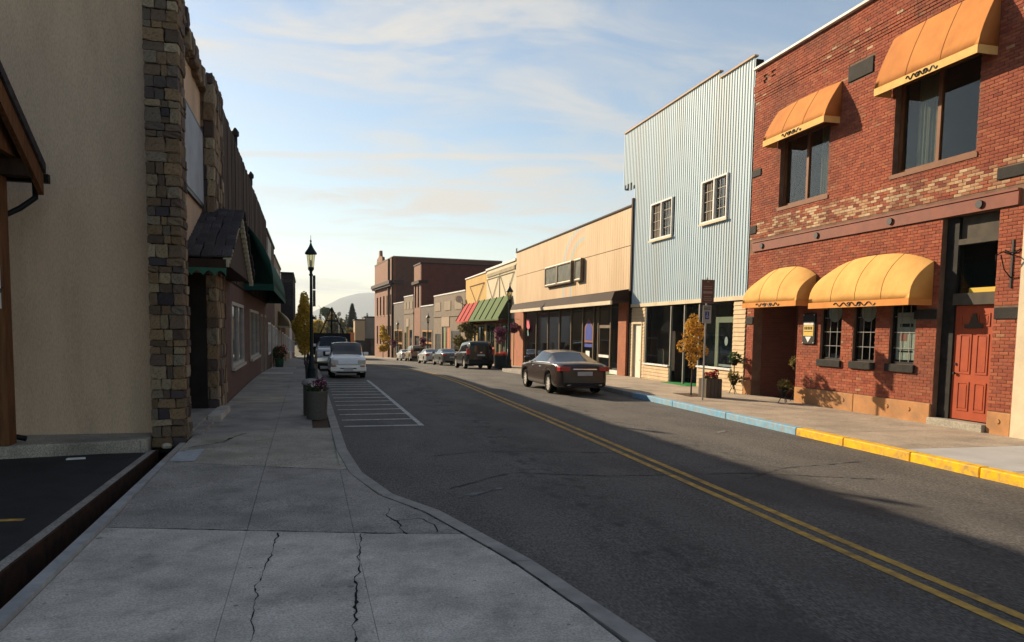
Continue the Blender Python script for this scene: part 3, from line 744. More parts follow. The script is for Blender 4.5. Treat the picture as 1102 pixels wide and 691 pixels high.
# -- dark board building with the green awning
brickL = brickmat('plinth_brick', (0.11, 0.042, 0.026), (0.075, 0.03, 0.02), (0.065, 0.05, 0.04))
bldB = thing('boarded_building', 'dark brown boarded shop with brick plinth and white framed windows', 'building', (-2.04, 20.3, 0), FL)
HB = [(22.2, 26.2, .95, 2.8), (29.3, 34.2, .9, 2.75), (36.3, 37.6, .02, 2.7), (39.3, 40.6, -.2, 2.7)]
b = MB(); b.wall(-2.3, UL, 20.32, 42, -.6, 3.3, HB); b.build('shop_wall', brickL, bldB)
b = MB(); b.box(-2.3, -2.06, 20.32, 42, 3.3, 7.6); b.build('upper_wall', timber_d, bldB)
b = MB(); v = 20.34
while v < 41.9:
    w = .24; b.box(-2.055, -2.02 + RS.uniform(-.01, .012), v, v + w, 3.35, 7.62 + RS.uniform(-.03, .05)); v += .28
o = b.build('wall_boards', mat('weathered_boards', (.075, .05, .036), (.04, .028, .022), scale=2, rough=.9, stretch=(3, 3, .4), bump=.5, bscale=14), bldB, kind='stuff')
b = MB(); b.box(-14, -2.3, 20.32, 20.6, -.6, 7.4); b.box(-14, -2.3, 41.7, 42, -.6, 7.4); b.box(-14, -13.7, 20.6, 41.7, -.6, 7.4); b.build('wall', timber_d, bldB)
b = MB(); b.box(-13.7, -2.32, 20.62, 41.7, 7.0, 7.12); b.build('roof', roofm, bldB)
for v in (24.6, 31.2): 
    b = MB(); b.lathe([(.07, 7.6), (.07, 7.85), (.12, 7.88), (.12, 8.0), (.03, 8.12)], (-2.06, v, 0), 10); b.build('roof_vent', blackm, bldB)
for (a, c, z0, z1) in HB[:2]:
    b = MB(); f = .10
    b.wall(-2.12, -2.0, a, c, z0, z1, [(a + f, (a + c) / 2 - f / 2, z0 + f, z1 - f), ((a + c) / 2 + f / 2, c - f, z0 + f, z1 - f)]); wn = b.build('window', aged_white, bldB)
    b = MB(); b.box(-2.09, -2.07, a + .05, c - .05, z0 + .05, z1 - .05); b.build('pane', glass_dark, wn)
    b = MB(); b.box(-2.03, -1.93, a - .08, c + .08, z0 - .09, z0 - .003); b.build('sill', aged_white, wn)
for (a, c, z0, z1) in HB[2:]:
    b = MB(); b.wall(-2.14, -2.02, a, c, z0, z1, [(a + .12, c - .12, z0 + .02, z1 - .12)]); d = b.build('door', mat('pale_door_frame', (.33, .29, .23), (.25, .22, .18), rough=.7), bldB)
    b = MB(); b.box(-2.10, -2.08, a + .12, c - .12, z0 + .02, z1 - .12); b.build('door_leaf', timber_d, d)
    b = MB(); b.box(-2.07, -2.03, a + .2, a + .24, z0 + .9, z0 + 1.15); b.build('handle', blackm, d)
green_can = mat('green_canvas', (0.012, 0.055, 0.042), (0.018, 0.07, 0.052), scale=2, rough=.85, bump=.2, bscale=8)
def barrel(parent_name, label, frame, wall_x, out, y0, y1, zb, zt, m, valance, mval, nb=10, side=-1, ribs=(), scroll=None, bow=2.2, seams=0, group=None, arch=0.0):
    """quarter-round awning on a wall at x = wall_x, reaching out (sign side) by out"""
    aw = thing(parent_name, label, 'awning', (wall_x, (y0 + y1) / 2, zb), frame, group)
    def pr_(y):                                     # profile at y: the head of the awning arches over its length
        top = zt - arch * abs(2 * (y - (y0 + y1) / 2) / (y1 - y0)) ** 2.6
        out_ = []
        for i in range(nb + 1):
            t = math.sin(math.pi / 2 * i / nb); out_.append((wall_x + side * (.012 + (out - .012) * (1 - t ** bow)), zb + (top - zb) * t))
        return out_
    b = MB(); n = 20
    for k in range(n):
        ya, yb = y0 + (y1 - y0) * k / n, y0 + (y1 - y0) * (k + 1) / n; pa, pb = pr_(ya), pr_(yb)
        for i in range(nb):
            q = [(pa[i][0], ya, pa[i][1]), (pb[i][0], yb, pb[i][1]), (pb[i + 1][0], yb, pb[i + 1][1]), (pa[i + 1][0], ya, pa[i + 1][1])]
            b.face(q if side > 0 else q[::-1])
    for ye, fl in ((y0, 1), (y1, -1)):
        pl = [(x, ye, z) for x, z in pr_(ye)] + [(wall_x + side * .012, ye, zb)]
        b.face(pl if fl * side < 0 else pl[::-1])
    cn = b.build('canopy', m, aw, smooth='auto')
    md = cn.modifiers.new('thick', 'SOLIDIFY'); md.thickness = .012; md.offset = -1
    for k in range(1, seams):                                   # sewn seams over the frame ribs
        b = MB(); ye = y0 + (y1 - y0) * k / seams; b.tube([(x + side * .002, ye, z) for x, z in pr_(ye)], .007, 5); b.build('seam', m, aw)
    if valance:
        b = MB(); xo = wall_x + side * out
        b.box(xo - .008, xo + .008, y0, y1, zb - valance, zb)
        for ye in (y0, y1): b.box(min(wall_x + side * .012, xo), max(wall_x + side * .012, xo), ye - .006, ye + .006, zb - valance, zb - .001)
        b.build('valance', mval, aw)
        if scroll:
            b = MB(); L = scroll; cy = (y0 + y1) / 2; pts = []
            for i in range(61):
                t = i / 60; pts.append((xo + side * .014, cy - L / 2 + L * t, zb - valance * (.5 + .28 * math.sin(t * math.pi * 10))))
            b.tube(pts, .013, 5)
            for s_ in (-1, 1):
                ring = [(xo + side * .014, cy + s_ * L * .12 + .055 * math.cos(a), zb - valance * .5 + .045 * math.sin(a)) for a in [2 * math.pi * q / 14 for q in range(13)]]
                b.tube(ring, .012, 5)
            b.build('scroll_print', blackm, aw)
    return aw
barrel('green_awning', 'dark green rounded canvas awning over the boarded shop', FL, UL + .02, .95, 26.6, 41.0, 3.55, 5.6, green_can, .22, green_can, side=1, bow=2.2)

# -- next shops down the left side
def shop_left(v0, v1, zt, m, label, name, wins, wz=(.9, 2.7), trim=None, panel=None, u=UL):
    t = thing(name, label, 'building', (u, v0, gz(v0)), FL); g = gz(v1) - .3
    holes = [(a, c, gz((a + c) / 2) + wz[0] if k else gz(c) + .12, gz((a + c) / 2) + wz[1]) for a, c, k in wins]
    b = MB(); b.wall(u - .3, u, v0, v1, g, zt, holes); b.build('front_wall', m, t)
    b = MB(); b.box(-14, u - .3, v0 + .01, v0 + .3, g, zt - .1); b.box(-14, u - .3, v1 - .3, v1 - .01, g, zt - .1); b.box(-14, -13.7, v0 + .3, v1 - .3, g, zt - .1); b.build('wall', m, t)
    b = MB(); b.box(-13.7, u - .31, v0 + .31, v1 - .31, zt - .6, zt - .5); b.build('roof', roofm, t)
    b = MB(); b.box(u - .34, u + .06, v0, v1, zt + .002, zt + .14); b.build('coping', trim or blackm, t)
    for (h, (a, c, k)) in zip(holes, wins):
        b = MB(); b.wall(u - .14, u + .02, h[0], h[1], h[2], h[3], [(h[0] + .1, h[1] - .1, h[2] + .1, h[3] - .1)]); w = b.build('window' if k else 'door', cream_paint if not k else white_paint, t)
        b = MB(); b.box(u - .1, u - .08, h[0] + .08, h[1] - .08, h[2] + .08, h[3] - .08); b.build('pane', glass_dark, w)
    if panel:
        for (a, c, z0, z1) in panel:
            b = MB(); b.box(u + .002, u + .07, a, c, z0, z1); b.build('sign_panel', mat('faded_sign_panel', (.40, .38, .33), (.33, .31, .27), rough=.7), t)
    return t
brownw = mat('brown_render', (.115, .07, .05), (.08, .05, .036), scale=1.5, rough=.9, bump=.3)
shop_left(42.02, 52, 7.2, brownw, 'dark brown shopfront with a pale blank panel past the green awning', 'shop_building', [(43, 46, 1), (47, 48.2, 0), (48.8, 51.4, 1)], panel=[(42.4, 46, 5.2, 6.9)])
shop_left(52.02, 64.6, 6.75, mat('tan_render', (.30, .24, .16), (.24, .19, .13), scale=1.5, rough=.9), 'tan rendered shopfront beside the dark shingled overhang', 'shop_building', [(53, 56, 1), (57, 58.3, 0), (59, 63.5, 1)], panel=[(54, 60, 4.4, 6.2)])
t = shop_left(64.62, 78, 5.6, brownw, 'low dark shop under the projecting shingled overhang', 'shop_building', [(66, 70, 1), (71, 72.2, 0), (73, 77, 1)])
m_ = thing('shingled_overhang', 'dark shingled box overhang jutting over the left pavement', 'overhang', (UL, 66, 2.5), FL)
b = MB(); b.box(UL + .01, UL + .95, 64.8, 77.6, 2.45, 6.5); b.build('box', mat('dark_shingle_wall', (.045, .038, .036), (.028, .025, .025), scale=3, rough=.95, bump=.6, bscale=20), m_)
for r in range(12):
    b = MB(); z0 = 2.5 + r * .33; b.box(UL + .005, UL + .98, 64.76, 64.80, z0, z0 + .30); b.box(UL + .951, UL + .985, 64.80, 77.6, z0, z0 + .30); b.build('shingle_course', shing, m_)
b = MB(); b.box(UL, UL + 1.05, 64.7, 77.7, 6.503, 6.65); b.build('cap', blackm, m_)
barrel('cream_awning', 'small cream awning on the tan left shopfront', FL, UL + .03, .8, 57.5, 63.5, 2.2, 3.3, mat('cream_canvas', (.45, .38, .25), (.4, .33, .22), rough=.9), .15, MATS['cream_canvas'], side=1)
shop_left(78.02, 96, 4.6, mat('ochre_render', (.30, .22, .11), (.24, .17, .09), rough=.9), 'ochre low shopfront behind the yellow street tree', 'shop_building', [(80, 84, 1), (85, 86.2, 0), (88, 94, 1)])
shop_left(96.02, 112, 4.2, white_paint, 'white low shopfront far down the left pavement', 'shop_building', [(98, 102, 1), (104, 105.2, 0), (107, 111, 1)])
shop_left(112.02, 136, 8.0, brickmat('far_left_brick', (.20, .09, .05), (.15, .07, .04), (.12, .1, .08)), 'tall reddish brick building at the far end of the left row', 'shop_building', [(114, 118, 1), (122, 123.2, 0), (126, 134, 1)])

# -- timber carport at the left edge
cp = thing('timber_carport', 'brown timber gabled carport with gutter and downspout before the stucco wall', 'carport', (-4.6, 13.3, .19), FL)
for k, (u0, v0) in enumerate(((-4.84, 13.12), (-12.5, 13.12), (-4.84, 5.2), (-12.5, 5.2))):
    b = MB(); b.box(u0, u0 + .37, v0, v0 + .32, .19 if v0 > 13 else -.01, 4.35); o = b.build('post', timber, cp); bevel(o, .02)
b = MB(); b.box(-13, -4.1, 13.14, 13.42, 4.352, 4.60); b.build('beam', timber_d, cp)
b = MB(); b.box(-13, -4.1, 5.22, 5.5, 4.352, 4.6); b.build('beam', timber_d, cp)
EVc, RVc = 13.75, 9.35; Zc0, Zc1 = 4.50, 7.10
for sgn in (1, -1):
    e = RVc + sgn * (EVc - RVc)
    b = MB()
    def P(t, off): return (e + (RVc - e) * t, Zc0 + (Zc1 - Zc0) * t + off)
    pr = [P(0, 0), P(1, 0), P(1, .16), P(0, .16)]
    b.extrude(pr if sgn < 0 else pr[::-1], 'x', -13, -4.02); b.build('roof_slope', roofm if False else shing, cp)
    pr = [P(0.0, -.34), P(1, -.34), P(1, -.003), P(0, -.003)]
    b = MB(); b.extrude(pr if sgn < 0 else pr[::-1], 'x', -4.14, -4.06); b.build('barge_board', timber, cp)
b = MB(); b.extrude([(5.3, 4.61), (13.4, 4.61), (RVc, Zc1 - .36)], 'x', -4.34, -4.24); b.build('gable_boarding', timber, cp)
b = MB(); b.box(-13, -4.0, 13.76, 13.88, 4.36, 4.50); b.build('gutter', blackm, cp)
b = MB(); b.tube([(-4.2, 13.80, 4.36), (-4.2, 13.80, 4.12), (-4.36, 13.62, 3.92), (-4.60, 13.52, 3.75), (-4.62, 13.50, 3.4), (-4.62, 13.5, .45), (-4.56, 13.50, .30), (-4.36, 13.5, .25)], .045, 8); b.build('downspout', blackm, cp, smooth=True)
def text_mesh(txt, size, name, m, parent, loc, rot, ext=.001, align='CENTER'):
    cu = bpy.data.curves.new(name, 'FONT'); cu.body = txt; cu.size = size; cu.extrude = ext; cu.align_x = align; cu.align_y = 'CENTER'; cu.space_line = .9
    o = bpy.data.objects.new('tmp', cu); COL.objects.link(o)
    dg = bpy.context.evaluated_depsgraph_get(); me = bpy.data.meshes.new_from_object(o.evaluated_get(dg)); bpy.data.objects.remove(o); bpy.data.curves.remove(cu)
    me.materials.clear(); me.materials.append(m)
    return part(name, me, parent, loc, rot)
sg = thing('post_sign', 'white EXIT ONLY sign nailed to the brown timber post', 'sign', (-4.56, 13.1, 2.6), FL)
b = MB(); b.box(-4.78, -4.50, 13.095, 13.112, 2.32, 2.98); b.build('board', white_paint, sg)
text_mesh('EXIT\nONLY', .135, 'lettering', blackm, sg, (-4.64, 13.092, 2.66), (math.pi / 2, 0, 0))
# ------------------------------------------------------------------ right side of the street
REDS = [(0.22, 0.055, 0.034), (0.31, 0.088, 0.048), (0.27, 0.072, 0.041), (0.34, 0.112, 0.06), (0.29, 0.08, 0.046), (0.19, 0.05, 0.034),
        (0.40, 0.22, 0.12), (0.50, 0.36, 0.22), (0.60, 0.48, 0.33)]
brickm = mat('red_brick', (.3, .1, .05), tint=REDS, col2=(0.10, 0.05, 0.035), scale=5, lo=.52, hi=.85, rough=.9, bump=.5, bscale=45, bdist=.008, dirt=(.085, .045, .034), dscale=.55, damt=.65)
mortar_r = mat('brown_mortar', (0.20, 0.13, 0.09), (0.14, 0.08, 0.055), scale=3, rough=1, bump=.4, bscale=60)
stone_blk = mat('dark_stone_block', (0.032, 0.029, 0.026), (0.022, 0.02, 0.019), scale=5, rough=.8, bump=.5, bscale=25)
# -- neighbouring building just entering the frame on the right
nb = thing('stucco_corner_building', 'cream rendered corner pier of the building next to the red door', 'building', (XW, 11.9, .1), FR)
b = MB(); b.box(XW - .10, XW + .4, 11.30, 11.86, .12, 5.2); b.build('pier', cream_paint, nb)
b = MB(); b.wall(XW, XW + .3, 3.0, 11.29, .12, 6.5, [(4.2, 10.9, .3, 3.0)]); b.build('front_wall', mat('grey_brown_render', (.22, .18, .14), (.17, .14, .11), rough=.9), nb)
b = MB(); b.box(XW + .1, XW + .12, 4.2, 10.9, .3, 3.0); b.build('shop_glass', glass_dark, nb)
b = MB(); b.box(XW + .41, 27, 11.6, 11.86, .1, 6.0); b.box(XW + .31, 27, 3.0, 3.3, .1, 6.0); b.build('wall', MATS['grey_brown_render'], nb)
b = MB(); b.box(XW + .31, 27, 3.31, 11.59, 5.8, 5.9); b.build('roof', roofm, nb)

# -- the brick corner building
BY0, BY1 = 11.9, 21.8
bb = thing('brick_building', 'two storey red brick building with orange awnings and a red door', 'building', (XW, BY0, .12), FR)
UP = [(13.2, 15.6, 5.97, 8.15), (18.02, 20.28, 5.92, 7.95)]
LOWW = [(14.57, 15.38, 1.45, 2.95), (15.88, 16.68, 1.45, 2.95), (17.14, 18.0, 1.45, 2.95)]
DOOR = (12.5, 13.95, .1, 4.72); ENT = (19.05, 21.38, .1, 2.98)
HO = UP + LOWW + [DOOR, ENT]
b = MB(); b.wall(XW, XW + .32, BY0, BY1, .12, 10.42, HO); b.build('wall_backing', mortar_r, bb)
b = MB(); b.box(XW + .33, 28, BY0, BY0 + .3, .12, 10.2); b.box(XW + .33, 28, BY1 - .3, BY1, .12, 10.2); b.box(27.7, 28, BY0 + .3, BY1 - .3, .12, 10.2); b.build('wall', brickmat('side_brick', REDS[1], REDS[2], (.18, .12, .09)), bb)
b = MB(); b.box(XW + .33, 27.7, BY0 + .31, BY1 - .31, 9.6, 9.7); b.build('roof', roofm, bb)
b = MB(); b.box(XW + .33, 27.7, BY0 + .31, BY1 - .31, 4.8, 4.95); b.build('floor_slab', darkm, bb)
blocks = [(21.28, 21.8, 7.08, 7.3), (21.42, 21.8, 5.3, 5.55), (11.9, 12.62, 5.28, 5.52), (13.97, 14.62, 2.50, 2.72), (11.9, 12.48, 2.48, 2.72), (21.40, 21.8, 2.42, 2.66), (16.42, 17.35, 8.66, 9.06)]
bricks = []                                    # (y0, y1, z0, z1, proud, tint)
RB = random.Random(5); row = 0; z = .62; H = .0715; LB = .215; G = .011
while z < 10.36:
    z1 = min(z + H - G, 10.40)
    pr = .009
    if z > 9.25: pr = .012 + .018 * min(4, int((z - 9.25) / .1))
    if z > 9.85: pr = .035
    belt = 5.10 < z < 5.66; cor = 9.25 < z < 9.72
    if not (4.70 < z + H and z < 5.06):
        y = BY0 - (LB / 2 if row % 2 else 0) - .02
        while y < BY1:
            a, c = max(y, BY0 + .002), min(y + LB - G, BY1 - .002); y += LB
            if c - a < .04: continue
            segs = [(a, c)]
            for h in HO + blocks:
                if z1 > h[2] and z < h[3]:
                    ns = []
                    for s0, s1 in segs:
                        if s1 <= h[0] or s0 >= h[1]: ns.append((s0, s1)); continue
                        if s0 < h[0] - .03: ns.append((s0, h[0] - .002))
                        if s1 > h[1] + .03: ns.append((h[1] + .002, s1))
                    segs = ns
            for s0, s1 in segs:
                if belt: t = RB.choice([.63, .67, .72, .77, .83, .88]) if RB.random() < .76 else RB.uniform(.2, .55)
                elif cor: t = RB.choice([.7, .78, .3, .45, .85]) if RB.random() < .12 else RB.uniform(.1, .6)
                else: t = RB.uniform(0, .58) if RB.random() < .988 else RB.uniform(.64, .74)
                bricks.append((s0, s1, z, z1, pr + RB.uniform(-.003, .004), t))
    z += H; row += 1
# pediment slots under the cornice
bricks = [q for q in bricks if not (9.78 < q[2] < 10.12 and any(a < (q[0] + q[1]) / 2 < c for a, c in ((21.1, 21.25), (20.75, 20.9))))]
key = lambda q: (q[0] ** 2 + 13.15 ** 2 + (q[2] - 2.1) ** 2) - 40 * (q[1] - q[0] > .19)
order = sorted(range(len(bricks)), key=lambda i: key(bricks[i])); single = set(order[:300])
BRK = []
for k in range(12):
    s_ = MB(); s_.cur = (k + .5) / 12; s_.box(-.5, .5, -.5, .5, -.5, .5, skip=('+x',)); BRK.append(s_.data('brick', brickm))
rest = MB()
for i, (s0, s1, z0, z1, p, t) in enumerate(bricks):
    if i in single: part('brick', BRK[min(11, int(t * 12))], bb, (XW - p / 2 + .0, (s0 + s1) / 2, (z0 + z1) / 2), (0, 0, 0), (p, s1 - s0, z1 - z0))
    else: rest.cur = t; rest.box(XW - p, XW, s0, s1, z0, z1, skip=('+x',))
rest.build('brickwork', brickm, bb, kind='stuff')
for (a, c, z0, z1) in blocks:
    b = MB(); b.box(XW - .035, XW + .05, a + .004, c - .004, z0 + .004, z1 - .004); bevel(b.build('stone_block', stone_blk, bb), .012)
b = MB(); b.box(XW - .14, XW + .4, BY0, BY1, 10.405, 10.47); b.build('parapet_cap', white_paint, bb)
beamm = mat('red_oxide_beam', (0.22, 0.068, 0.042), (0.17, 0.052, 0.034), scale=3, rough=.6, dirt=(.14, .06, .045), dscale=1.4, damt=.6)
b = MB(); b.box(XW - .06, XW + .05, 12.06, 21.55, 4.72, 5.04); bm_ = b.build('steel_beam', beamm, bb)
b = MB(); b.box(XW - .085, XW - .061, 12.06, 21.55, 5.0, 5.04); b.build('flange', beamm, bm_)
for y in (12.95, 15.5, 18.3, 21.0):
    b = MB(); b.lathe([(.085, -.10), (.085, -.075), (.05, -.07), (.05, -.061)][::1], (XW, y, 4.86), 12, 'x'); b.build('rosette', blackm, bm_)
plinth = mat('ochre_plinth', (0.46, 0.235, 0.10), (0.38, 0.19, 0.085), scale=3, rough=.9, bump=.5, bscale=30, dirt=(.22, .14, .085), dscale=2, damt=.7)
for a, c in ((13.98, 16.5), (16.52, 19.03), (11.92, 12.47), (21.40, 21.79)):
    b = MB(); b.box(XW - .045, XW + .05, a, c, .10, .60); bevel(b.build('plinth', plinth, bb), .012)
for y in (14.6, 15.3, 16.9, 17.7, 12.2):
    b = MB(); b.lathe([(.05, -.06), (.05, -.046)], (XW, y, .42), 8, 'x'); b.build('wall_tie', plinth, bb)
brown_fr = mat('brown_frame', (0.19, 0.075, 0.03), (0.14, 0.055, 0.024), scale=5, rough=.6)
curt = mat('olive_curtain', (0.26, 0.24, 0.14), (0.18, 0.165, 0.10), scale=5, rough=.95, stretch=(1, 12, .3))
def curtain(y0, y1, z0, z1, x, parent, m=curt):
    b = MB(); n = 24
    for i in range(n):
        ya, yb = y0 + (y1 - y0) * i / n, y0 + (y1 - y0) * (i + 1) / n; xa, xb = x + .04 * math.sin(i * 1.9), x + .04 * math.sin((i + 1) * 1.9)
        b.face([(xa, ya, z0), (xb, yb, z0), (xb, yb, z1), (xa, ya, z1)])
    b.build('curtain', m, parent, smooth=True)
for (a, c, z0, z1), cur in zip(UP, ((14.55, 15.2), (18.2, 18.75))):
    mid = (a + c) / 2; f = .09
    b = MB(); b.wall(XW + .14, XW + .24, a, c, z0, z1, [(a + f, mid - .05, z0 + f, z1 - f), (mid + .05, c - f, z0 + f, z1 - f)]); w = b.build('window', brown_fr, bb)
    for p0, p1 in ((a + f, mid - .05), (mid + .05, c - f)):
        b = MB(); b.box(XW + .18, XW + .186, p0 + .002, p1 - .002, z0 + f, z1 - f); b.build('pane', glass, w)
    b = MB(); b.box(XW - .03, XW + .14, a - .06, c + .06, z0 - .10, z0 - .003); b.build('sill', brown_fr, w)
    curtain(cur[0], cur[1], z0 + .02, z1, XW + .30, w)
    b = MB(); b.box(XW + 1.2, XW + 1.25, a - 1, c + 1, z0 - .5, z1 + .5); b.build('unlit_room_backing', darkm, w)  # added near-black sheet, stands in for the unlit room behind the panes
frost = mat('pale_window_print', (0.62, 0.60, 0.50), (0.5, 0.48, 0.4), rough=.8)
for i, (a, c, z0, z1) in enumerate(LOWW):
    f = .05
    b = MB(); b.wall(XW + .07, XW + .13, a, c, z0, z1, [(a + f, c - f, z0 + f, z1 - f)]); w = b.build('window', blackm, bb)
    b = MB(); b.box(XW + .10, XW + .104, a + f, c - f, z0 + f, z1 - f); b.build('pane', glass, w)
    b = MB()
    for k in range(1, 3): y = a + (c - a) * k / 3; b.box(XW + .085, XW + .098, y - .008, y + .008, z0 + f, z1 - f)
    for k in range(1, 4): z = z0 + (z1 - z0) * k / 4; b.box(XW + .082, XW + .0845, a + f, c - f, z - .008, z + .008)
    b.build('glazing_bars', mat('grey_bars', (.22, .22, .21), rough=.5), w)
    b = MB(); b.box(XW - .07, XW + .065, a - .06, c + .06, z0 - .19, z0 - .004); bevel(b.build('sill', stone_blk, w), .012)
    if i == 0:
        b = MB(); b.box(XW + .115, XW + .12, a + .1, c - .1, z0 + .1, z1 - .28); p = b.build('poster', frost, w)
        b = MB(); b.box(XW + .109, XW + .114, a + .2, c - .2, z1 - .62, z1 - .54); b.box(XW + .109, XW + .114, a + .18, c - .18, z0 + .28, z0 + .32); b.build('print_lines', blackm, p)
        b = MB(); b.box(XW + .109, XW + .114, a + .38, c - .2, z0 + .55, z0 + .72); b.build('print_block', mat('pink_print', (.5, .2, .16), rough=.8), p)
    else:
        b = MB(); b.lathe([(.27, .112), (.27, .117)], (XW, (a + c) / 2, z1 - .22), 20, 'x'); b.build('round_decal', frost, w)
    b = MB(); b.box(XW + 1.0, XW + 1.05, a - .6, c + .6, z0 - .4, z1 + .3); b.build('unlit_room_backing', darkm, w)
# red door with overlight
dk = mat('weathered_dark_frame', (.012, .011, .010), (.024, .022, .02), scale=5, rough=.7)
grim = mat('grimy_taupe_paint', (.085, .072, .055), (.06, .052, .042), scale=4, rough=.8)
b = MB(); b.box(XW + .12, XW + .30, 13.62, 13.94, .30, 4.70); b.box(XW + .12, XW + .30, 12.51, 12.56, .30, 4.70); fr = b.build('door_frame', dk, bb)
b = MB(); b.box(XW + .06, XW + .28, 12.56, 13.62, 2.80, 3.05); b.build('lintel_board', grim, fr)
b = MB(); b.box(XW + .18, XW + .188, 12.56, 13.62, 3.05, 4.10); b.build('overlight_pane', glass, fr)
b = MB(); b.box(XW + .15, XW + .22, 12.56, 13.3, 3.06, 3.16); b.build('yellow_strip', mat('yellow_strip_paint', (.55, .38, .06), rough=.7), fr)
b = MB(); b.box(XW + .12, XW + .26, 12.56, 13.62, 4.10, 4.22); b.build('transom_bar', grim, fr)
b = MB(); b.box(XW + .20, XW + .24, 12.56, 13.62, 4.22, 4.70); b.build('roller_blind', grim, fr)
b = MB(); b.box(XW + 1.0, XW + 1.05, 12.2, 14.1, 2.8, 4.7); b.build('unlit_room_backing', darkm, fr)  # dark sheet added as the shade behind the overlight
redm = mat('red_door_paint', (0.36, 0.075, 0.03), (0.30, 0.06, 0.026), scale=3, rough=.5, dirt=(.2, .05, .03), dscale=2, damt=.4)
dx0 = XW + .16
b = MB(); b.box(dx0, dx0 + .05, 12.57, 13.61, .33, 2.79); d = b.build('door', redm, bb)
for (z0, z1) in ((.52, 1.15), (1.32, 2.18), (2.34, 2.62)):
    for (a, c) in ((12.72, 13.03), (13.15, 13.46)):
        b = MB(); b.wall(dx0 - .014, dx0 - .001, a, c, z0, z1, [(a + .035, c - .035, z0 + .035, z1 - .035)]); b.box(dx0 - .010, dx0 - .001, a + .06, c - .06, z0 + .06, z1 - .06); b.build('panel', redm, d)
b = MB()
b.extrude([(12.88, 2.30), (13.34, 2.30), (13.34, 2.38), (13.22, 2.40), (13.14, 2.60), (13.06, 2.62), (13.0, 2.42), (12.88, 2.38)], 'x', dx0 - .03, dx0 - .016); b.build('door_plaque', mat('bronze_plaque', (.07, .05, .035), rough=.5, metal=.3), d)
b = MB(); b.lathe([(.025, -.06), (.035, -.05), (.035, -.03), (.012, -.025), (.012, 0)], (dx0, 13.53, 1.32), 10, 'x'); b.build('handle', blackm, d)
b = MB(); b.lathe([(.03, -.02), (.03, -.001)], (dx0, 13.53, 1.52), 10, 'x'); b.build('lock', blackm, d)
b = MB(); b.box(XW - .12, XW + .35, 12.5, 13.97, .14, .305); bevel(b.build('door_step', concC, bb), .015)
# recessed entrance behind the first awning
dbr = brickmat('recess_brick', (.20, .06, .035), (.15, .045, .03), (.12, .08, .06))
b = MB(); b.box(XW + .33, XW + 1.5, ENT[1] + .002, ENT[1] + .2, .12, 3.2); b.box(XW + 1.5, XW + 1.7, ENT[0] - .2, ENT[1] + .2, .12, 3.2); b.box(XW + .33, XW + 1.5, ENT[0] - .2, ENT[0] - .002, .12, 3.2); b.box(XW + .33, XW + 1.5, ENT[0] - .2, ENT[1] + .2, 3.2, 3.3); b.build('entrance_recess', dbr, bb)
b = MB(); b.box(XW + 1.42, XW + 1.48, 19.5, 20.5, .2, 2.5); d = b.build('entrance_door', mat('dark_red_door', (.10, .03, .02), (.075, .025, .018), rough=.5), bb)
b = MB(); b.box(XW + 1.40, XW + 1.418, 19.75, 20.25, 1.4, 2.2); b.build('door_pane', glass_dark, d)
# iron bracket
ib = thing('iron_bracket', 'black wrought iron bracket on the brick right of the red door', 'bracket', (XW, 12.15, 3.2), FR)
b = MB(); b.box(XW - .03, XW - .014, 12.12, 12.16, 3.1, 4.05); b.build('back_plate', blackm, ib)
b = MB(); b.tube([(XW - .03, 12.14, 3.75), (XW - .25, 12.14, 3.8), (XW - .42, 12.14, 3.72), (XW - .40, 12.14, 3.62)], .014, 6); b.tube([(XW - .03, 12.14, 3.3), (XW - .2, 12.14, 3.45), (XW - .3, 12.14, 3.74)], .012, 6); b.build('scroll_arm', blackm, ib)
b = MB(); b.tube([(XW - .02, 11.97, 3.85), (XW - .03, 12.05, 3.80), (XW - .03, 12.22, 3.80), (XW - .02, 12.32, 3.86)], .012, 6); b.build('cross_scroll', blackm, ib)
# board by the entrance
sb_ = thing('notice_board', 'black notice board with yellow label on the brick beside the entrance', 'sign', (XW - .05, 18.46, 1.86), FR)
b = MB(); b.box(XW - .06, XW - .012, 18.18, 18.75, 1.84, 2.72); bevel(b.build('board', blackm, sb_), .03)
b = MB(); b.box(XW - .066, XW - .061, 18.25, 18.69, 2.08, 2.38); p = b.build('yellow_label', mat('yellow_label', (.60, .42, .10), (.5, .36, .1), rough=.7), sb_)
b = MB(); b.box(XW - .066, XW - .061, 18.25, 18.69, 2.39, 2.47); b.build('white_label', white_paint, sb_)
b = MB(); b.extrude([(18.34, 2.06), (18.6, 2.06), (18.47, 1.90)], 'x', XW - .066, XW - .061); b.build('white_shield', white_paint, sb_)
b = MB()
for k in range(5): b.box(XW - .071, XW - .067, 18.30 + k * .075, 18.345 + k * .075, 2.26, 2.34); 
b.box(XW - .071, XW - .067, 18.28, 18.66, 2.20, 2.215); b.build('print_marks', blackm, sb_)
b = MB()
for y in (18.23, 18.70):
    for z in (1.89, 2.67): b.lathe([(.016, -.07), (.016, -.061)], (XW, y, z), 8, 'x')
b.build('screws', white_paint, sb_)
gold = mat('gold_canvas', (0.70, 0.40, 0.125), (0.62, 0.33, 0.10), scale=1.6, rough=.9, bump=.35, bscale=5, bdist=.03, dirt=(.48, .22, .07), dscale=1.0, damt=.5)
orng = mat('dim_orange_canvas', (0.52, 0.22, 0.065), (0.45, 0.18, 0.055), scale=1.8, rough=.9, bump=.35, bscale=5, bdist=.03, dirt=(.33, .13, .05), dscale=1.2, damt=.55)  # upper canvas: grazing light put into a darker colour than the gold
sunlit_v = mat('sunlit_valance', (0.74, 0.47, 0.17), (0.66, 0.38, 0.13), scale=3, rough=.9)  # upper valances: the sun on them put into a paler colour
gold_v = mat('orange_canvas_valance', (0.62, 0.27, 0.075), (0.54, 0.22, 0.06), scale=3, rough=.85)
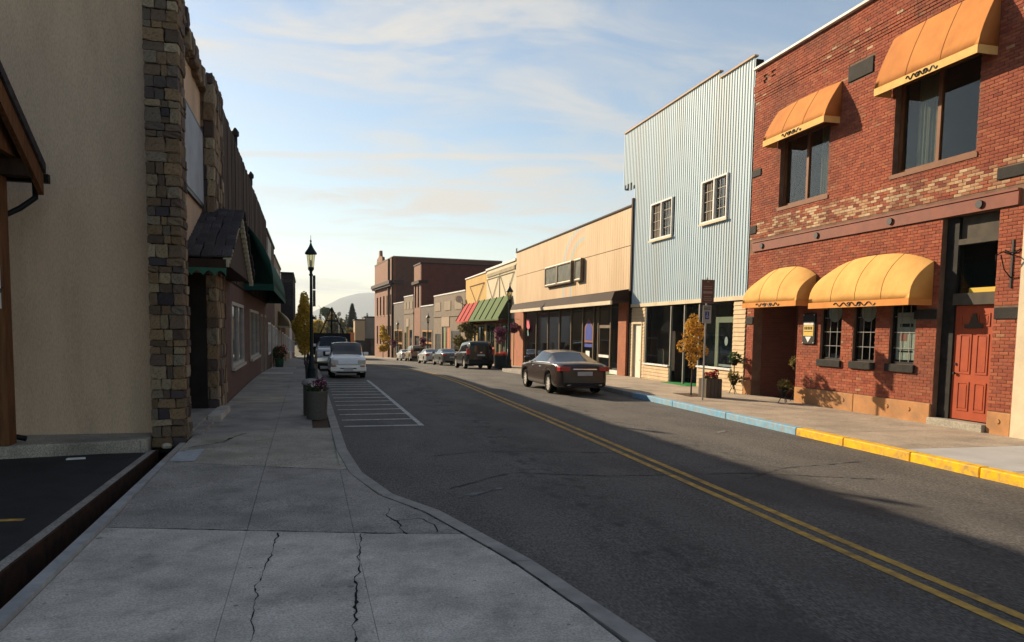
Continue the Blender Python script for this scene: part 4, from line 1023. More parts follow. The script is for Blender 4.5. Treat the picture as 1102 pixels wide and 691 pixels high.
barrel('window_awning', 'orange rounded awning over the upper window above the red door', FR, XW - .01, .50, 12.80, 15.74, 7.98, 9.25, orng, .17, sunlit_v, side=-1, scroll=.9, bow=1.35, seams=3, arch=.05)
barrel('window_awning', 'orange rounded awning over the upper window next to the corrugated wall', FR, XW - .01, .50, 17.60, 20.45, 7.88, 8.85, orng, .17, sunlit_v, side=-1, scroll=.9, bow=1.35, seams=3, arch=.05)
barrel('entrance_awning', 'small orange rounded awning over the recessed entrance', FR, XW - .01, .62, 18.28, 21.05, 3.06, 4.10, gold, .15, gold_v, side=-1, scroll=1.2, bow=2.4, seams=3, arch=.30)
barrel('window_awning', 'broad yellow orange awning over the three barred shop windows', FR, XW - .01, .62, 14.12, 17.72, 2.96, 4.10, gold, .15, gold_v, side=-1, scroll=1.5, bow=2.4, seams=4, arch=.30)

# -- corrugated steel building
CY0, CY1 = 21.82, 31.3
cb = thing('corrugated_building', 'tall shop clad in pale blue corrugated steel over cream siding', 'building', (XW, CY0, 0), FR)
corr = mat('pale_blue_steel', (0.40, 0.515, 0.57), (0.365, 0.475, 0.535), scale=1.5, rough=.6, spec=.15, dirt=(0.36, 0.37, 0.34), dscale=.7, damt=.55, stretch=(1, 1, .12))
pitch = .17; WN = [(23.22, 25.02, 6.05, 7.55), (27.42, 29.42, 5.95, 7.45)]
def topz(y): return 11.12 if y > 24.02 else 10.88
y = CY0 + .02; npan = 0
while y < 32.62:
    b = MB(); cnt = 0
    while cnt < 6 and y < 32.62:
        xs = [(0, 0), (.045, 0), (.065, .018), (.115, .018), (.135, 0), (pitch, 0)]
        lo = 3.36 if y < CY1 - .05 else 8.45 + .35 * ((int(y * 10) % 3) / 2)
        ivs = [(lo, topz(y + .05))]
        for h in WN:
            if y + pitch > h[0] and y < h[1]: ivs = [(lo, h[2] + .01), (h[3] - .01, topz(y + .05))]
        for (z0, z1) in ivs:
            for (a, da), (c, dc) in zip(xs, xs[1:]):
                b.face([(XW - .02 - da, y + a, z0), (XW - .02 - dc, y + c, z0), (XW - .02 - dc, y + c, z1), (XW - .02 - da, y + a, z1)][::-1])
        y += pitch; cnt += 1
    b.build('steel_panel', corr, cb)
trim = mat('rusty_cream_trim', (.50, .33, .18), (.42, .26, .14), scale=4, rough=.7)
b = MB(); b.box(XW - .09, XW + .06, 24.02, 32.64, 11.12, 11.17); b.box(XW - .09, XW + .06, CY0, 24.01, 10.88, 10.93); b.build('parapet_trim', trim, cb)
b = MB(); b.box(XW - .09, XW + .02, CY0, CY1, 3.22, 3.36); b.build('drip_trim', cream_paint, cb)
# structural shell
SHO = [(30.15, 31.1, -.3, 2.5), (25.05, 29.8, -.3, 3.2), (22.62, 25.03, .88, 3.2)]
b = MB(); b.wall(XW, XW + .25, CY0, CY1, -.35, 10.8, SHO + WN); b.build('front_wall', darkm, cb)
b = MB(); b.box(XW + .01, XW + .25, 31.31, 32.6, 8.6, 10.8); b.build('false_front_end', darkm, cb)
b = MB(); b.box(XW + .26, 27, CY0 + .01, CY0 + .28, -.3, 10.6); b.box(XW + .26, 27, CY1 - .28, CY1 - .01, -.3, 10.6); b.box(26.7, 27, CY0 + .3, CY1 - .3, -.3, 10.6); b.build('wall', mat('grey_metal_wall', (.2, .2, .2), (.15, .15, .15), rough=.7), cb)
b = MB(); b.box(XW + .26, 26.7, CY0 + .29, CY1 - .29, 9.9, 10.0); b.box(XW + .26, 26.7, CY0 + .29, CY1 - .29, 3.3, 3.4); b.build('roof', roofm, cb)
sash_br = mat('brown_screen', (.10, .075, .055), (.08, .06, .045), rough=.8)
for (a, c, z0, z1) in WN:
    mid = (a + c) / 2; f = .055
    b = MB(); b.wall(XW - .10, XW + .04, a, c, z0, z1, [(a + f, mid - .04, z0 + f, z1 - f), (mid + .04, c - f, z0 + f, z1 - f)]); w = b.build('window', white_paint, cb)
    b = MB(); b.box(XW + .0, XW + .006, a + f, mid - .04, z0 + f, z1 - f); b.build('pane', glass, w)
    b = MB(); b.box(XW + .0, XW + .006, mid + .04, c - f, z0 + f, z1 - f); b.build('screen', sash_br, w)
    b = MB()
    for (p0, p1) in ((a + f, mid - .04), (mid + .04, c - f)):
        for k in (1, 2): yy = p0 + (p1 - p0) * k / 3; b.box(XW - .02, XW - .002, yy - .01, yy + .01, z0 + f, z1 - f)
        for k in (1, 2, 3): zz = z0 + f + (z1 - z0 - 2 * f) * k / 4; b.box(XW - .024, XW - .0205, p0, p1, zz - .01, zz + .01)
    b.build('muntins', cream_paint if False else mat('muntin_paint', (.36, .33, .26), rough=.6), w)
    b = MB(); b.box(XW - .13, XW - .101, a - .08, c + .08, z0 - .08, z0 - .003); b.build('sill', cream_paint, w)
    b = MB(); b.box(XW + .5, XW + .55, a - .5, c + .5, z0 - .4, z1 + .4); b.build('unlit_room_backing', darkm, w)  # near-black sheet added for the dark of the upper room
side_m = mat('cream_siding', (0.56, 0.42, 0.25), (0.49, 0.36, 0.21), scale=3, rough=.7, dirt=(.33, .25, .15), dscale=1.5, damt=.5)
def siding(y0, y1, z0, z1, parent=cb, x=XW):
    n = max(1, round((z1 - z0) / .145)); h = (z1 - z0) / n
    for i in range(n):
        b = MB(); z = z0 + i * h
        b.extrude([(x - .045, z), (x - .002, z), (x - .002, z + h - .004), (x - .022, z + h - .004)][::1] and [(z, x - .045), (z, x - .002), (z + h - .004, x - .002), (z + h - .004, x - .022)], 'y', y0, y1)
        b.build('siding_plank', side_m, parent)
siding(29.85, 30.12, -.12, 3.2); siding(31.12, 31.29, -.15, 3.2); siding(30.12, 31.12, 2.55, 3.2)
siding(27.4, 29.83, -.1, .74); siding(22.6, 25.0, .05, .86); siding(21.84, 22.58, .12, 3.2)
b = MB(); b.box(XW - .09, XW + .12, 22.6, 25.02, .87, .93); b.build('shop_sill', white_paint, cb)
b = MB(); b.box(XW - .09, XW + .12, 27.4, 29.84, .75, .81); b.build('shop_sill', white_paint, cb)
alu = mat('dull_aluminium', (.30, .29, .26), (.24, .23, .21), rough=.45, metal=.4)
b = MB()
for yy in (25.02, 26.2, 27.36, 29.78): b.box(XW - .02, XW + .06, yy - .03, yy + .03, -.1, 3.2)
b.build('shop_mullions', alu, cb)
for k, (a, c, z0) in enumerate(((27.4, 29.75, .81), (22.62, 24.99, .93))):
    b = MB(); b.box(XW + .02, XW + .026, a, c, z0, 3.2); b.build('shop_pane', glass, cb)
b = MB(); b.box(XW + .8, XW + .806, 25.3, 27.2, .0, 3.2); b.build('recess_pane', glass_dark, cb)
for a, c in ((25.04, 25.1), (27.3, 27.36)):
    b = MB(); b.box(XW + .07, XW + .8, a, c, .0, 3.2); b.build('recess_pane', glass, cb)
b = MB(); b.wall(XW + .3, XW + .4, 22.95, 24.35, .05, 2.70, [(23.17, 24.13, .3, 2.5)]); d = b.build('shop_door', mat('pale_green_cream', (.45, .43, .30), rough=.6), cb)
b = MB(); b.box(XW + .34, XW + .35, 23.17, 24.13, .3, 2.5); b.build('door_pane', glass_dark, d)
b = MB(); b.lathe([(.16, .325), (.16, .33)], (XW, 23.62, 1.85), 16, 'x', sx=.7); b.build('door_decal', white_paint, d)
b = MB(); b.box(XW + .325, XW + .334, 23.17, 24.13, .95, 1.03); b.build('push_bar', white_paint, d)
b = MB(); b.box(XW + .04, XW + .12, 30.17, 31.08, -.15, 2.48); d = b.build('side_door', mat('white_door', (.70, .66, .55), (.62, .58, .48), rough=.6), cb)
b = MB(); b.lathe([(.03, -.02), (.03, .04)], (XW, 30.3, .9), 8, 'x'); b.build('handle', blackm, d)
b = MB(); b.wall(XW - .06, XW + .03, 30.10, 31.14, -.18, 2.56, [(30.17, 31.08, -.18, 2.48)]); b.build('door_casing', cream_paint, cb)
# bits behind the glass
b = MB(); b.box(XW + 3.0, XW + 3.05, CY0 + .4, CY1 - .4, 0, 3.3); b.build('shop_partition', darkm, cb)
stock = mat('shop_stock', (.2, .12, .07), objrand=[(.30, .14, .06), (.12, .08, .05), (.4, .35, .25), (.08, .06, .05), (.22, .07, .05)], rough=.7)
for (yy, xx, w, h, lab) in ((28.9, .45, .6, .55, 'low brown display chest in the left shop window of the corrugated building'), (27.75, .4, .3, 1.3, 'tall narrow display stand in the left shop window of the corrugated building')):
    t = thing('display_stand', lab, 'display', (XW + xx, yy, .15), FR)
    b = MB(); b.box(XW + xx, XW + xx + .3, yy, yy + w, .16, .82 + h); b.build('body', stock, t)
    b = MB(); b.box(XW + xx - .03, XW + xx + .33, yy - .03, yy + w + .03, .82 + h + .002, .82 + h + .05); b.build('top', stock, t)
greenmat = mat('green_mat', (0.02, 0.22, 0.06), (0.03, 0.18, 0.05), scale=20, rough=1)
def doormat(y0, y1, x0, x1, label):
    z = gz((y0 + y1) / 2) + .156; b = MB(); b.prism([(x0, y0), (x1, y0), (x1, y1), (x0, y1)], lambda x, y: gz(y) + .151, lambda x, y: gz(y) + .168)
    o = b.build('doormat', greenmat, org=(x0, y0, gz(y0) + .151)); tag(o, label, 'mat')
doormat(25.1, 27.3, 12.75, 13.9, 'green carpet mat in the recessed doorway of the corrugated shop')
doormat(33.0, 36.4, 12.55, 13.12, 'green carpet strip before the door of the beige shop')
# -- beige metal-fronted shop
EY0, EY1 = 31.33, 53.0
eb = thing('beige_building', 'beige panelled shop with faded mural stripes, sign boxes and long glass front', 'building', (XW, EY0, gz(EY0)), FR)
def mural(N, K, tc, c, mixc, rng):
    """a faded rainbow mural: arching pastel bands on the panels (paint, not light)"""
    sp = N.new('ShaderNodeSeparateXYZ'); K.new(tc.outputs['Object'], sp.inputs[0])
    def mth(op, a, b=None):
        n = N.new('ShaderNodeMath'); n.operation = op
        for i, v in enumerate((a, b)):
            if v is None: continue
            if hasattr(v, 'is_linked'): K.new(v, n.inputs[i])
            else: n.inputs[i].default_value = v
        return n.outputs[0]
    # local y runs from the near end of the shop (31.33), z from the ground
    dz = mth('MULTIPLY', mth('MAXIMUM', mth('SUBTRACT', sp.outputs['Z'], 5.9), 0.0), 1.9); dy = mth('SUBTRACT', sp.outputs['Y'], 6.6)
    s = mth('SUBTRACT', mth('SQRT', mth('ADD', mth('MULTIPLY', dz, dz), mth('MULTIPLY', dy, dy))), 1.6)
    inside = mth('MULTIPLY', mth('GREATER_THAN', s, 0.0), mth('LESS_THAN', s, 2.6))
    inside = mth('MULTIPLY', inside, mth('GREATER_THAN', dy, 0.0))
    cr = N.new('ShaderNodeValToRGB'); K.new(mth('DIVIDE', s, 2.6), cr.inputs[0]); e = cr.color_ramp; e.interpolation = 'CONSTANT'
    cols = [(.56, .36, .16), (.30, .42, .44), (.56, .40, .24), (.60, .33, .22), (.34, .44, .45), (.58, .44, .26)]
    e.elements[0].color = cols[0] + (1,); e.elements[1].position = 1 / 6; e.elements[1].color = cols[1] + (1,)
    for i in range(2, 6): el = e.elements.new(i / 6); el.color = cols[i] + (1,)
    return mixc(mth('MULTIPLY', inside, .6), c, cr.outputs[0])
beige = mat('beige_panel', (0.60, 0.44, 0.275), (0.54, 0.39, 0.24), scale=1.4, rough=.7, dirt=(.42, .29, .16), dscale=.8, damt=.6, stretch=(1, 1, .2), extra=mural)
rnd = random.Random(3); y = EY0 + .02
while y < EY1 - .05:
    e = min(y + 1.2, EY1)
    for z0, z1 in ((3.92, 5.99), (6.02, 7.72)):
        b = MB(); b.box(XW - .03, XW, y + .003, e - .003, z0, z1)
        for k in range(4):
            yy = y + .15 + k * .3
            if yy + .05 < e: b.box(XW - .035, XW - .0301, yy, yy + .03, z0, z1)
        b.build('wall_panel', beige, eb)
    y = e
GL0, GL1 = 32.75, 50.4
b = MB(); b.wall(XW + .002, XW + .3, EY0, EY1, -1.0, 7.7, [(GL0, GL1, -.95, 3.35)]); b.build('front_wall', darkm, eb)
b = MB(); b.box(XW - .09, XW + .35, EY0, EY1, 7.722, 7.80); b.box(XW - .07, XW - .032, EY1 - .25, EY1, 7.802, 8.05); b.build('parapet_cap', timber_d, eb)
b = MB(); b.box(XW - .10, XW + .02, EY0 - .0, EY0 + .16, 3.9, 8.05); b.build('corner_post', timber_d, eb)
b = MB(); b.box(XW + .31, 30, EY0 + .01, EY0 + .3, -.9, 7.5); b.box(XW + .31, 30, EY1 - .3, EY1 - .01, -.9, 7.5); b.box(29.7, 30, EY0 + .3, EY1 - .3, -.9, 7.5); b.build('wall', mat('tan_block', (.35, .26, .16), (.3, .22, .14), rough=.9), eb)
b = MB(); b.box(XW + .31, 29.7, EY0 + .31, EY1 - .31, 7.0, 7.1); b.box(XW + .31, 29.7, EY0 + .31, EY1 - .31, 3.6, 3.7); b.build('roof', roofm, eb)
pierb = brickmat('orange_brick', (0.38, 0.115, 0.036), (0.31, 0.085, 0.028), (.2, .08, .04))
for a, c in ((50.42, 52.98), (31.75, 32.72)):
    b = MB(); b.box(XW - .10, XW + .001, a, c, gz(c) + .05, 3.9); b.build('brick_pier', pierb, eb)
cp_ = thing('shop_canopy', 'long brown box canopy with cream edge over the beige shop windows', 'canopy', (XW, 32, 3.3), FR)
b = MB(); b.extrude([(3.52, XW - .95), (3.52, XW - .11), (4.05, XW - .11), (3.92, XW - .80)], 'y', 31.5, 50.8); b.build('canopy_face', mat('rust_brown_canopy', (.032, .014, .008), (.02, .009, .006), scale=1.2, rough=.8), cp_)
b = MB(); b.box(XW - .99, XW - .90, 31.5, 50.8, 3.34, 3.515); b.build('cream_edge', cream_paint, cp_)
b = MB(); b.box(XW - .90, XW - .11, 31.5, 50.8, 3.45, 3.514); b.build('soffit', timber_d, cp_)
mull = mat('bronze_mullion', (.15, .11, .075), (.12, .09, .06), rough=.5, metal=.3)
MY = [GL0 + .05, 33.9, 35.6, 36.3, 38.0, 40.0, 42.2, 44.6, 47.3, GL1 - .05]
for yy in MY:
    b = MB(); b.box(XW - .04, XW + .06, yy - .045, yy + .045, gz(yy) + .15, 3.4); b.build('mullion', mull, eb)
for a, c in zip(MY, MY[1:]):
    if abs(a - 33.9) < .1:
        b = MB(); b.wall(XW + .0, XW + .05, a + .05, c - .05, gz(c) + .18, 2.45, [(a + .15, c - .15, gz(c) + .35, 2.3)]); d = b.build('glass_door', mull, eb)
        b = MB(); b.box(XW + .02, XW + .026, a + .15, c - .15, gz(c) + .35, 2.3); b.build('door_pane', glass, d)
        b = MB(); b.box(XW - .03, XW - .005, a + .15, c - .15, .85, .98); b.build('push_bar', white_paint, d)
        b = MB(); b.box(XW + .02, XW + .026, a + .05, c - .05, 2.47, 3.35); b.build('shop_pane', glass, eb)
    else:
        b = MB(); b.box(XW + .02, XW + .026, a + .046, c - .046, gz(c) + .2, 3.35); b.build('shop_pane', glass, eb)
b = MB()
for a, c in zip(MY, MY[1:]):
    if abs(a - 33.9) > .1: b.box(XW - .05, XW + .08, a + .046, c - .046, gz(c) + .1, gz(a) + .34)
b.build('kick_plate', white_paint, eb)
b = MB(); b.box(XW + 4.0, XW + 4.1, EY0 + .4, EY1 - .4, -.7, 3.6); b.build('shop_partition', mat('dim_shop_wall', (.10, .09, .08), rough=.9), eb)
blue = mat('blue_print', (0.02, 0.04, 0.25), rough=.6); brn = mat('brown_print', (.20, .07, .03), rough=.6)
hs = thing('house_decal', 'blue house shaped logo with brown border in the beige shop window', 'sign', (XW, 37.1, 1.4), FR)
b = MB(); b.extrude([(36.45, 1.55), (37.75, 1.55), (37.75, 2.35), (37.1, 2.85), (36.45, 2.35)], 'x', XW + .008, XW + .012); b.build('border', brn, hs)
b = MB(); b.extrude([(36.58, 1.65), (37.62, 1.65), (37.62, 2.3), (37.1, 2.7), (36.58, 2.3)], 'x', XW + .002, XW + .006); b.build('house', blue, hs)
b = MB(); b.box(XW + .002, XW + .008, 36.5, 37.7, 1.30, 1.48); b.build('caption_bar', blue, hs)
nt_ = thing('window_notice', 'white paper notice under the blue house logo in the shop window', 'sign', (XW, 37.3, .6), FR)
b = MB(); b.box(XW + .006, XW + .012, 36.9, 37.5, .45, 1.1); b.build('paper', white_paint, nt_); b = MB(); b.box(XW + .001, XW + .005, 37.05, 37.35, .6, .75); b.build('print', MATS['grey_bars'], nt_)
pk = thing('flower_decal', 'pink tulip sign at the far left pane of the beige shop', 'sign', (XW, 49.4, 1.9), FR)
b = MB(); b.extrude([(49.1, 2.3), (49.5, 2.2), (49.9, 2.35), (49.9, 2.9), (49.65, 2.75), (49.5, 2.95), (49.3, 2.75), (49.1, 2.9)], 'x', XW + .008, XW + .014); b.build('bloom', mat('pink_paint', (.55, .10, .13), rough=.6), pk)
b = MB(); b.extrude([(49.3, 1.8), (49.6, 1.75), (49.7, 2.1), (49.5, 2.25)], 'x', XW + .008, XW + .014); b.build('leaf', mat('teal_paint', (.10, .25, .22), rough=.6), pk)
# sign boxes on the beige wall
sign_face = mat('worn_sign_face', (.055, .06, .045), (.17, .15, .10), scale=2.2, rough=.35, dirt=(.07, .08, .07), dscale=1.2, damt=.9)
frm = mat('bronze_sign_frame', (.16, .13, .09), (.11, .09, .065), scale=3, rough=.4, metal=.5)
for (segs, lab) in (([(39.55, 42.2), (42.3, 44.75)], 'long weathered sign box of two faces on the beige wall'), ([(37.9, 39.0)], 'short weathered sign box right of the long one on the beige wall')):
    a, c = segs[0][0], segs[-1][1]; sg = thing('sign_box', lab, 'sign', (XW, a, 4.8), FR)
    b = MB(); b.wall(XW - .26, XW - .05, a, c, 4.80, 6.02, [(p + .12, q - .12, 4.95, 5.88) for p, q in segs]); bevel(b.build('frame', frm, sg), .04)
    for p, q in segs:
        b = MB(); b.box(XW - .22, XW - .19, p + .12, q - .12, 4.95, 5.88); b.build('face', sign_face, sg)
    b = MB(); b.box(XW - .185, XW - .043, a + .1, c - .1, 4.9, 5.9); b.build('back', blackm, sg)

# -- cream and gold shop with green and red awnings
GY0, GY1, GM = 53.03, 74.0, 63.7
gb_ = thing('cream_gold_building', 'cream and gold shop with triangle trim above green and red awnings', 'building', (XW, GY0, gz(GY0)), FR)
cream2 = mat('cream_render', (.58, .50, .35), (.52, .44, .30), scale=1.2, rough=.85, dirt=(.42, .35, .24), dscale=.8, damt=.4)
goldr = mat('gold_render', (.52, .34, .11), (.46, .30, .10), scale=1.2, rough=.85)
gg = gz(GY1) - .3
GH = [(54.5, 57.6, -.2, 2.6), (58.3, 59.4, gz(59) + .15, 2.5), (60.0, 63.2, -.2, 2.6), (64.4, 67.5, -.4, 2.5), (68.2, 69.3, gz(69) + .15, 2.4), (70, 73.2, -.5, 2.5)]
b = MB(); b.wall(XW, XW + .3, GY0, GM, gg, 3.0, GH); b.build('shop_wall', pierb, gb_)
b = MB(); b.wall(XW, XW + .3, GM + .003, GY1, gg, 3.0, GH); b.build('shop_wall', goldr, gb_)
b = MB(); b.box(XW, XW + .3, GY0, GM, 3.003, 7.2); b.build('upper_wall', cream2, gb_)
b = MB(); b.box(XW + .01, XW + .31, GM + .003, GY1, 3.003, 7.1); b.build('upper_wall', goldr, gb_)
b = MB(); b.box(XW - .10, XW + .35, GY0, GM, 7.203, 7.36); b.box(XW - .08, XW + .35, GM + .01, GY1, 7.103, 7.22); b.build('coping', white_paint, gb_)
yy = GY0 + .3
while yy < GM - .3:
    b = MB(); b.box(XW - .10, XW - .001, yy, yy + .22, 6.62, 6.88); b.build('dentil', cream2, gb_); yy += .42
b = MB(); b.box(XW - .06, XW - .001, GY0, GM, 6.89, 6.99); b.build('string_course', cream2, gb_)
def vee(y0, y1, z0, z1, m):
    ym = (y0 + y1) / 2; b = MB(); x = XW - .05
    for p, q in (((y0, z1), (y1, z1)), ((y0, z1), (ym, z0)), ((ym, z0), (y1, z1))):
        b.tube([(x, p[0], p[1]), (x, q[0], q[1])], .028, 4)
    b.build('triangle_trim', m, gb_)
grt = mat('grey_green_trim', (.30, .27, .18), rough=.7); rdt = mat('red_brown_trim', (.16, .05, .03), rough=.6)
vee(53.6, 58.2, 4.7, 6.45, grt); vee(58.8, 63.4, 4.7, 6.45, grt); vee(64.6, 71.5, 4.5, 6.3, rdt)
for yy in (58.5, ): 
    b = MB(); b.box(XW - .05, XW - .001, yy - .05, yy + .05, 4.7, 6.6); b.build('trim_post', grt, gb_)
b = MB(); b.box(XW + .31, 30, GY0 + .01, GY0 + .3, gg, 7.0); b.box(XW + .31, 30, GY1 - .3, GY1 - .01, gg, 7.0); b.box(29.7, 30, GY0 + .3, GY1 - .3, gg, 7); b.build('wall', MATS['tan_block'], gb_)
b = MB(); b.box(XW + .31, 29.7, GY0 + .31, GY1 - .31, 6.5, 6.6); b.box(XW + .31, 29.7, GY0 + .31, GY1 - .31, 3.1, 3.2); b.build('roof', roofm, gb_)
dgreen = mat('dark_green_paint', (.04, .09, .05), (.03, .07, .04), rough=.6)
for i, h in enumerate(GH):
    a, c, z0, z1 = h; dr = c - a < 1.5
    b = MB(); b.wall(XW - .04, XW + .08, a, c, z0, z1, [(a + .12, (a + c) / 2 - .05, z0 + .12, z1 - .12), ((a + c) / 2 + .05, c - .12, z0 + .12, z1 - .12)] if not dr else [(a + .12, c - .12, z0 + .5, z1 - .12)]); w = b.build('door' if dr else 'window', dgreen, gb_)
    b = MB(); b.box(XW + .02, XW + .04, a + .1, c - .1, z0 + .1, z1 - .1); b.build('pane', glass_dark, w)
    if not dr and i != 3:
        b = MB(); b.box(XW + .005, XW + .015, a + .5, a + 1.0, z0 + .4, z0 + .9); b.build('window_card', mat('red_card', (.4, .06, .04), rough=.7) if i else white_paint, w)
for yy in (53.5, 57.95, 59.7, 63.6):
    b = MB(); b.box(XW - .06, XW - .001, yy - .1, yy + .1, gz(yy) + .1, 2.95); b.build('pilaster', mat('tan_pilaster', (.36, .22, .11), rough=.8), gb_)
b = MB(); b.box(XW - .08, XW - .001, GY0 + .05, GM, 2.66, 2.98); b.build('fascia_board', dgreen, gb_)
b = MB(); b.box(XW - .08, XW - .001, GM + .02, GY1 - .05, 2.62, 2.94); b.build('fascia_board', timber_d, gb_)
def seam_awning(label, y0, y1, zt, zb, out, m, ms, n):
    aw = thing('metal_awning', label, 'awning', (XW, y0, zb), FR); w = (y1 - y0) / n
    for i in range(n):
        a = y0 + i * w; b = MB()
        b.extrude([(zt, XW - .09), (zb, XW - out), (zb - .12, XW - out), (zb - .12, XW - out + .03), (zb - .03, XW - out + .06), (zt - .06, XW - .09)], 'y', a + .01, a + w - .01); b.build('panel', m, aw)
    for i in range(n + 1):
        a = y0 + i * w; b = MB(); b.tube([(XW - .09, a, zt + .03), (XW - out - .01, a, zb + .03)], .05, 5); b.build('seam', ms, aw)
    for ye in (y0, y1):
        b = MB(); b.face([(XW - .09, ye, zt), (XW - out, ye, zb), (XW - .09, ye, zb)]); b.build('end_panel', ms, aw)
    for i in range(int((y1 - y0) / 1.9)):
        b = MB(); yy = y0 + .8 + i * 1.9; b.extrude([(zb - .02, XW - .09), (zb - .02, XW - out + .1), (zb - .14, XW - out + .15), (zb - .35, XW - .09)], 'y', yy, yy + .1); b.build('bracket', rdt, aw)
gA = mat('green_awning_metal', (.10, .15, .055), (.085, .13, .05), scale=2, rough=.9, spec=.1); gS = mat('dark_green_seam', (.025, .04, .02), rough=.9, spec=.1)
rA = mat('red_awning_metal', (.40, .055, .045), (.34, .045, .04), scale=2, rough=.9, spec=.1); rS = mat('dark_red_seam', (.10, .02, .02), rough=.9, spec=.1)
seam_awning('sloping green metal awning with dark seams on the cream shop', 54.2, 66.4, 4.75, 2.98, 1.05, gA, gS, 5)
seam_awning('sloping red metal awning with dark seams on the gold shop', 66.6, 73.6, 4.65, 2.92, 1.05, rA, rS, 3)

# -- grey brown block shops and tall brick buildings, where the street bends left
greybr = brickmat('grey_brown_block', (.18, .125, .075), (.14, .10, .06), (.11, .085, .06), w=.4, h=.2)
darkbr = brickmat('dark_brown_block', (.075, .052, .036), (.055, .04, .028), (.06, .045, .035), w=.4, h=.2)
palep = mat('pale_panel', (.28, .22, .15), (.24, .19, .13), scale=1, rough=.8)
orangep = mat('orange_door', (.50, .13, .04), rough=.6); limep = mat('lime_panel', (.30, .36, .12), rough=.6); beigep = mat('beige_shutter', (.36, .27, .19), (.32, .24, .17), rough=.8)
honey = mat('honey_timber', (.40, .20, .06), (.33, .16, .05), rough=.6)
def low_block(fr, L1, L2, zt, zt2, g0, label1, label2, y0=0.02):
    """panelled block front from y0 to L1 and a darker, plainer shop from L1 to L2"""
    t = thing('block_building', label1, 'building', (0, y0, g0), fr); gl = g0 - 1.2
    H1 = [(y0 + .12 * L1, y0 + .40 * L1, g0 - .1, 2.0), (y0 + .46 * L1, y0 + .70 * L1, g0 - .3, 2.4), (y0 + .74 * L1, y0 + .94 * L1, g0 - .3, 1.6)]
    b = MB(); b.wall(0, .3, y0, L1, gl, zt, H1); b.build('front_wall', greybr, t)
    b = MB(); b.box(-.06, .35, y0, L1, zt + .003, zt + .14); b.build('coping', white_paint, t)
    w = (L1 - y0) / 3
    for i in range(3):
        b = MB(); b.box(-.05, -.001, y0 + i * w + .25 * w, y0 + i * w + .85 * w, zt - 1.75, zt - .75); b.build('pale_panel', palep, t)
    b = MB(); b.box(-.08, -.001, y0, L1, zt - 2.45, zt - 2.3); b.build('ledge', greybr, t)
    a, c, z0, z1 = H1[0]; b = MB(); b.box(.05, .1, a, c, z0, z1); b.build('dark_shop_window', glass_dark, t)
    a, c, z0, z1 = H1[1]; k = (c - a)
    b = MB(); b.box(.05, .1, a, a + .34 * k, z0, z1 - .0); b.build('orange_door', orangep, t)
    b = MB(); b.box(.06, .1, a + .36 * k, a + .58 * k, z0, z1); b.build('dark_pane', glass_dark, t)
    b = MB(); b.box(.05, .1, a + .60 * k, a + .74 * k, z0, z1); b.build('lime_panel', limep, t)
    b = MB(); b.box(.06, .1, a + .76 * k, c, z0, z1); b.build('dark_pane', glass_dark, t)
    b = MB(); b.box(-.06, -.001, a - .1, c + .1, z1 + .05, z1 + 1.2); b.build('beige_shutter', beigep, t)
    a, c, z0, z1 = H1[2]; b = MB(); b.box(.05, .1, a, c, z0, z1); b.build('dark_shop_window', glass_dark, t)
    b = MB(); b.box(.31, 16, y0 + .01, y0 + .3, gl, zt - .3); b.box(.31, 16, L1 - .3, L1 - .01, gl, zt - .3); b.build('wall', darkbr, t)
    b = MB(); b.box(.31, 16, y0 + .31, L1 - .31, zt - .7, zt - .6); b.build('roof', roofm, t)
    t2 = thing('dark_shop', label2, 'building', (0, L1, g0), fr); D = L2 - L1
    H2 = [(L1 + .12 * D, L1 + .88 * D, g0 - .4, 2.0)]
    b = MB(); b.wall(.02, .3, L1 + .02, L2, gl - .4, zt2, H2); b.build('front_wall', darkbr, t2)
    b = MB(); b.box(-.06, .35, L1 + .02, L2, zt2 + .003, zt2 + .14); b.build('coping', white_paint, t2)
    b = MB(); a, c, z0, z1 = H2[0]; hz = (z0 + z1) / 2 + .3
    b.wall(-.03, .1, a, c, z0, z1, [(a + .2, (a + c) / 2 - .1, hz + .1, z1 - .2), ((a + c) / 2 + .1, c - .2, hz + .1, z1 - .2), (a + .2, c - .2, z0, hz - .15)]); w_ = b.build('timber_shopfront', honey, t2)
    b = MB(); b.box(.05, .08, a + .1, c - .1, z0, z1 - .1); b.build('pane', glass_dark, w_)
    b = MB(); b.box(.31, 16, L2 - .3, L2 - .01, gl - .4, zt2 - .3); b.build('wall', darkbr, t2)
    b = MB(); b.box(.31, 16, L1 + .31, L2 - .31, zt2 - .7, zt2 - .6); b.build('roof', roofm, t2)
low_block(FR2, 15.6, 24.0, 6.0, 5.0, gz(76), 'grey brown block shop with three pale panels beside the red awning', 'dark low shop with honey timber front beside the near tall brick wall')
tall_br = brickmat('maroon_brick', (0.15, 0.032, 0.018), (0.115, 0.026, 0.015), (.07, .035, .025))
tall_sun = brickmat('sunlit_front_brick', (0.25, 0.085, 0.032), (0.20, 0.066, 0.026), (.14, .065, .035))  # street fronts: sunlight put into a lighter, warmer brick than the side walls
t = thing('tall_brick_building', 'tall plain maroon brick building rising behind the grey brown shop', 'building', (0, 24.02, gz(98)), FR2)
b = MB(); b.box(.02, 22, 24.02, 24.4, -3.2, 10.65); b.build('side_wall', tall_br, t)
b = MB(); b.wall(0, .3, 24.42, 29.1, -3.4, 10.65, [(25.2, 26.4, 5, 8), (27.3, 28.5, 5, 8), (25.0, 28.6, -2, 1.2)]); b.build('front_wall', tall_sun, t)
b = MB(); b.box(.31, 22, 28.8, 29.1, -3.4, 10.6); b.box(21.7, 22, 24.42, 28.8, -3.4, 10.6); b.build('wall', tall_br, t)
b = MB(); b.box(-.1, 22.1, 23.95, 29.2, 10.653, 10.8); b.build('parapet_cap', blackm, t)
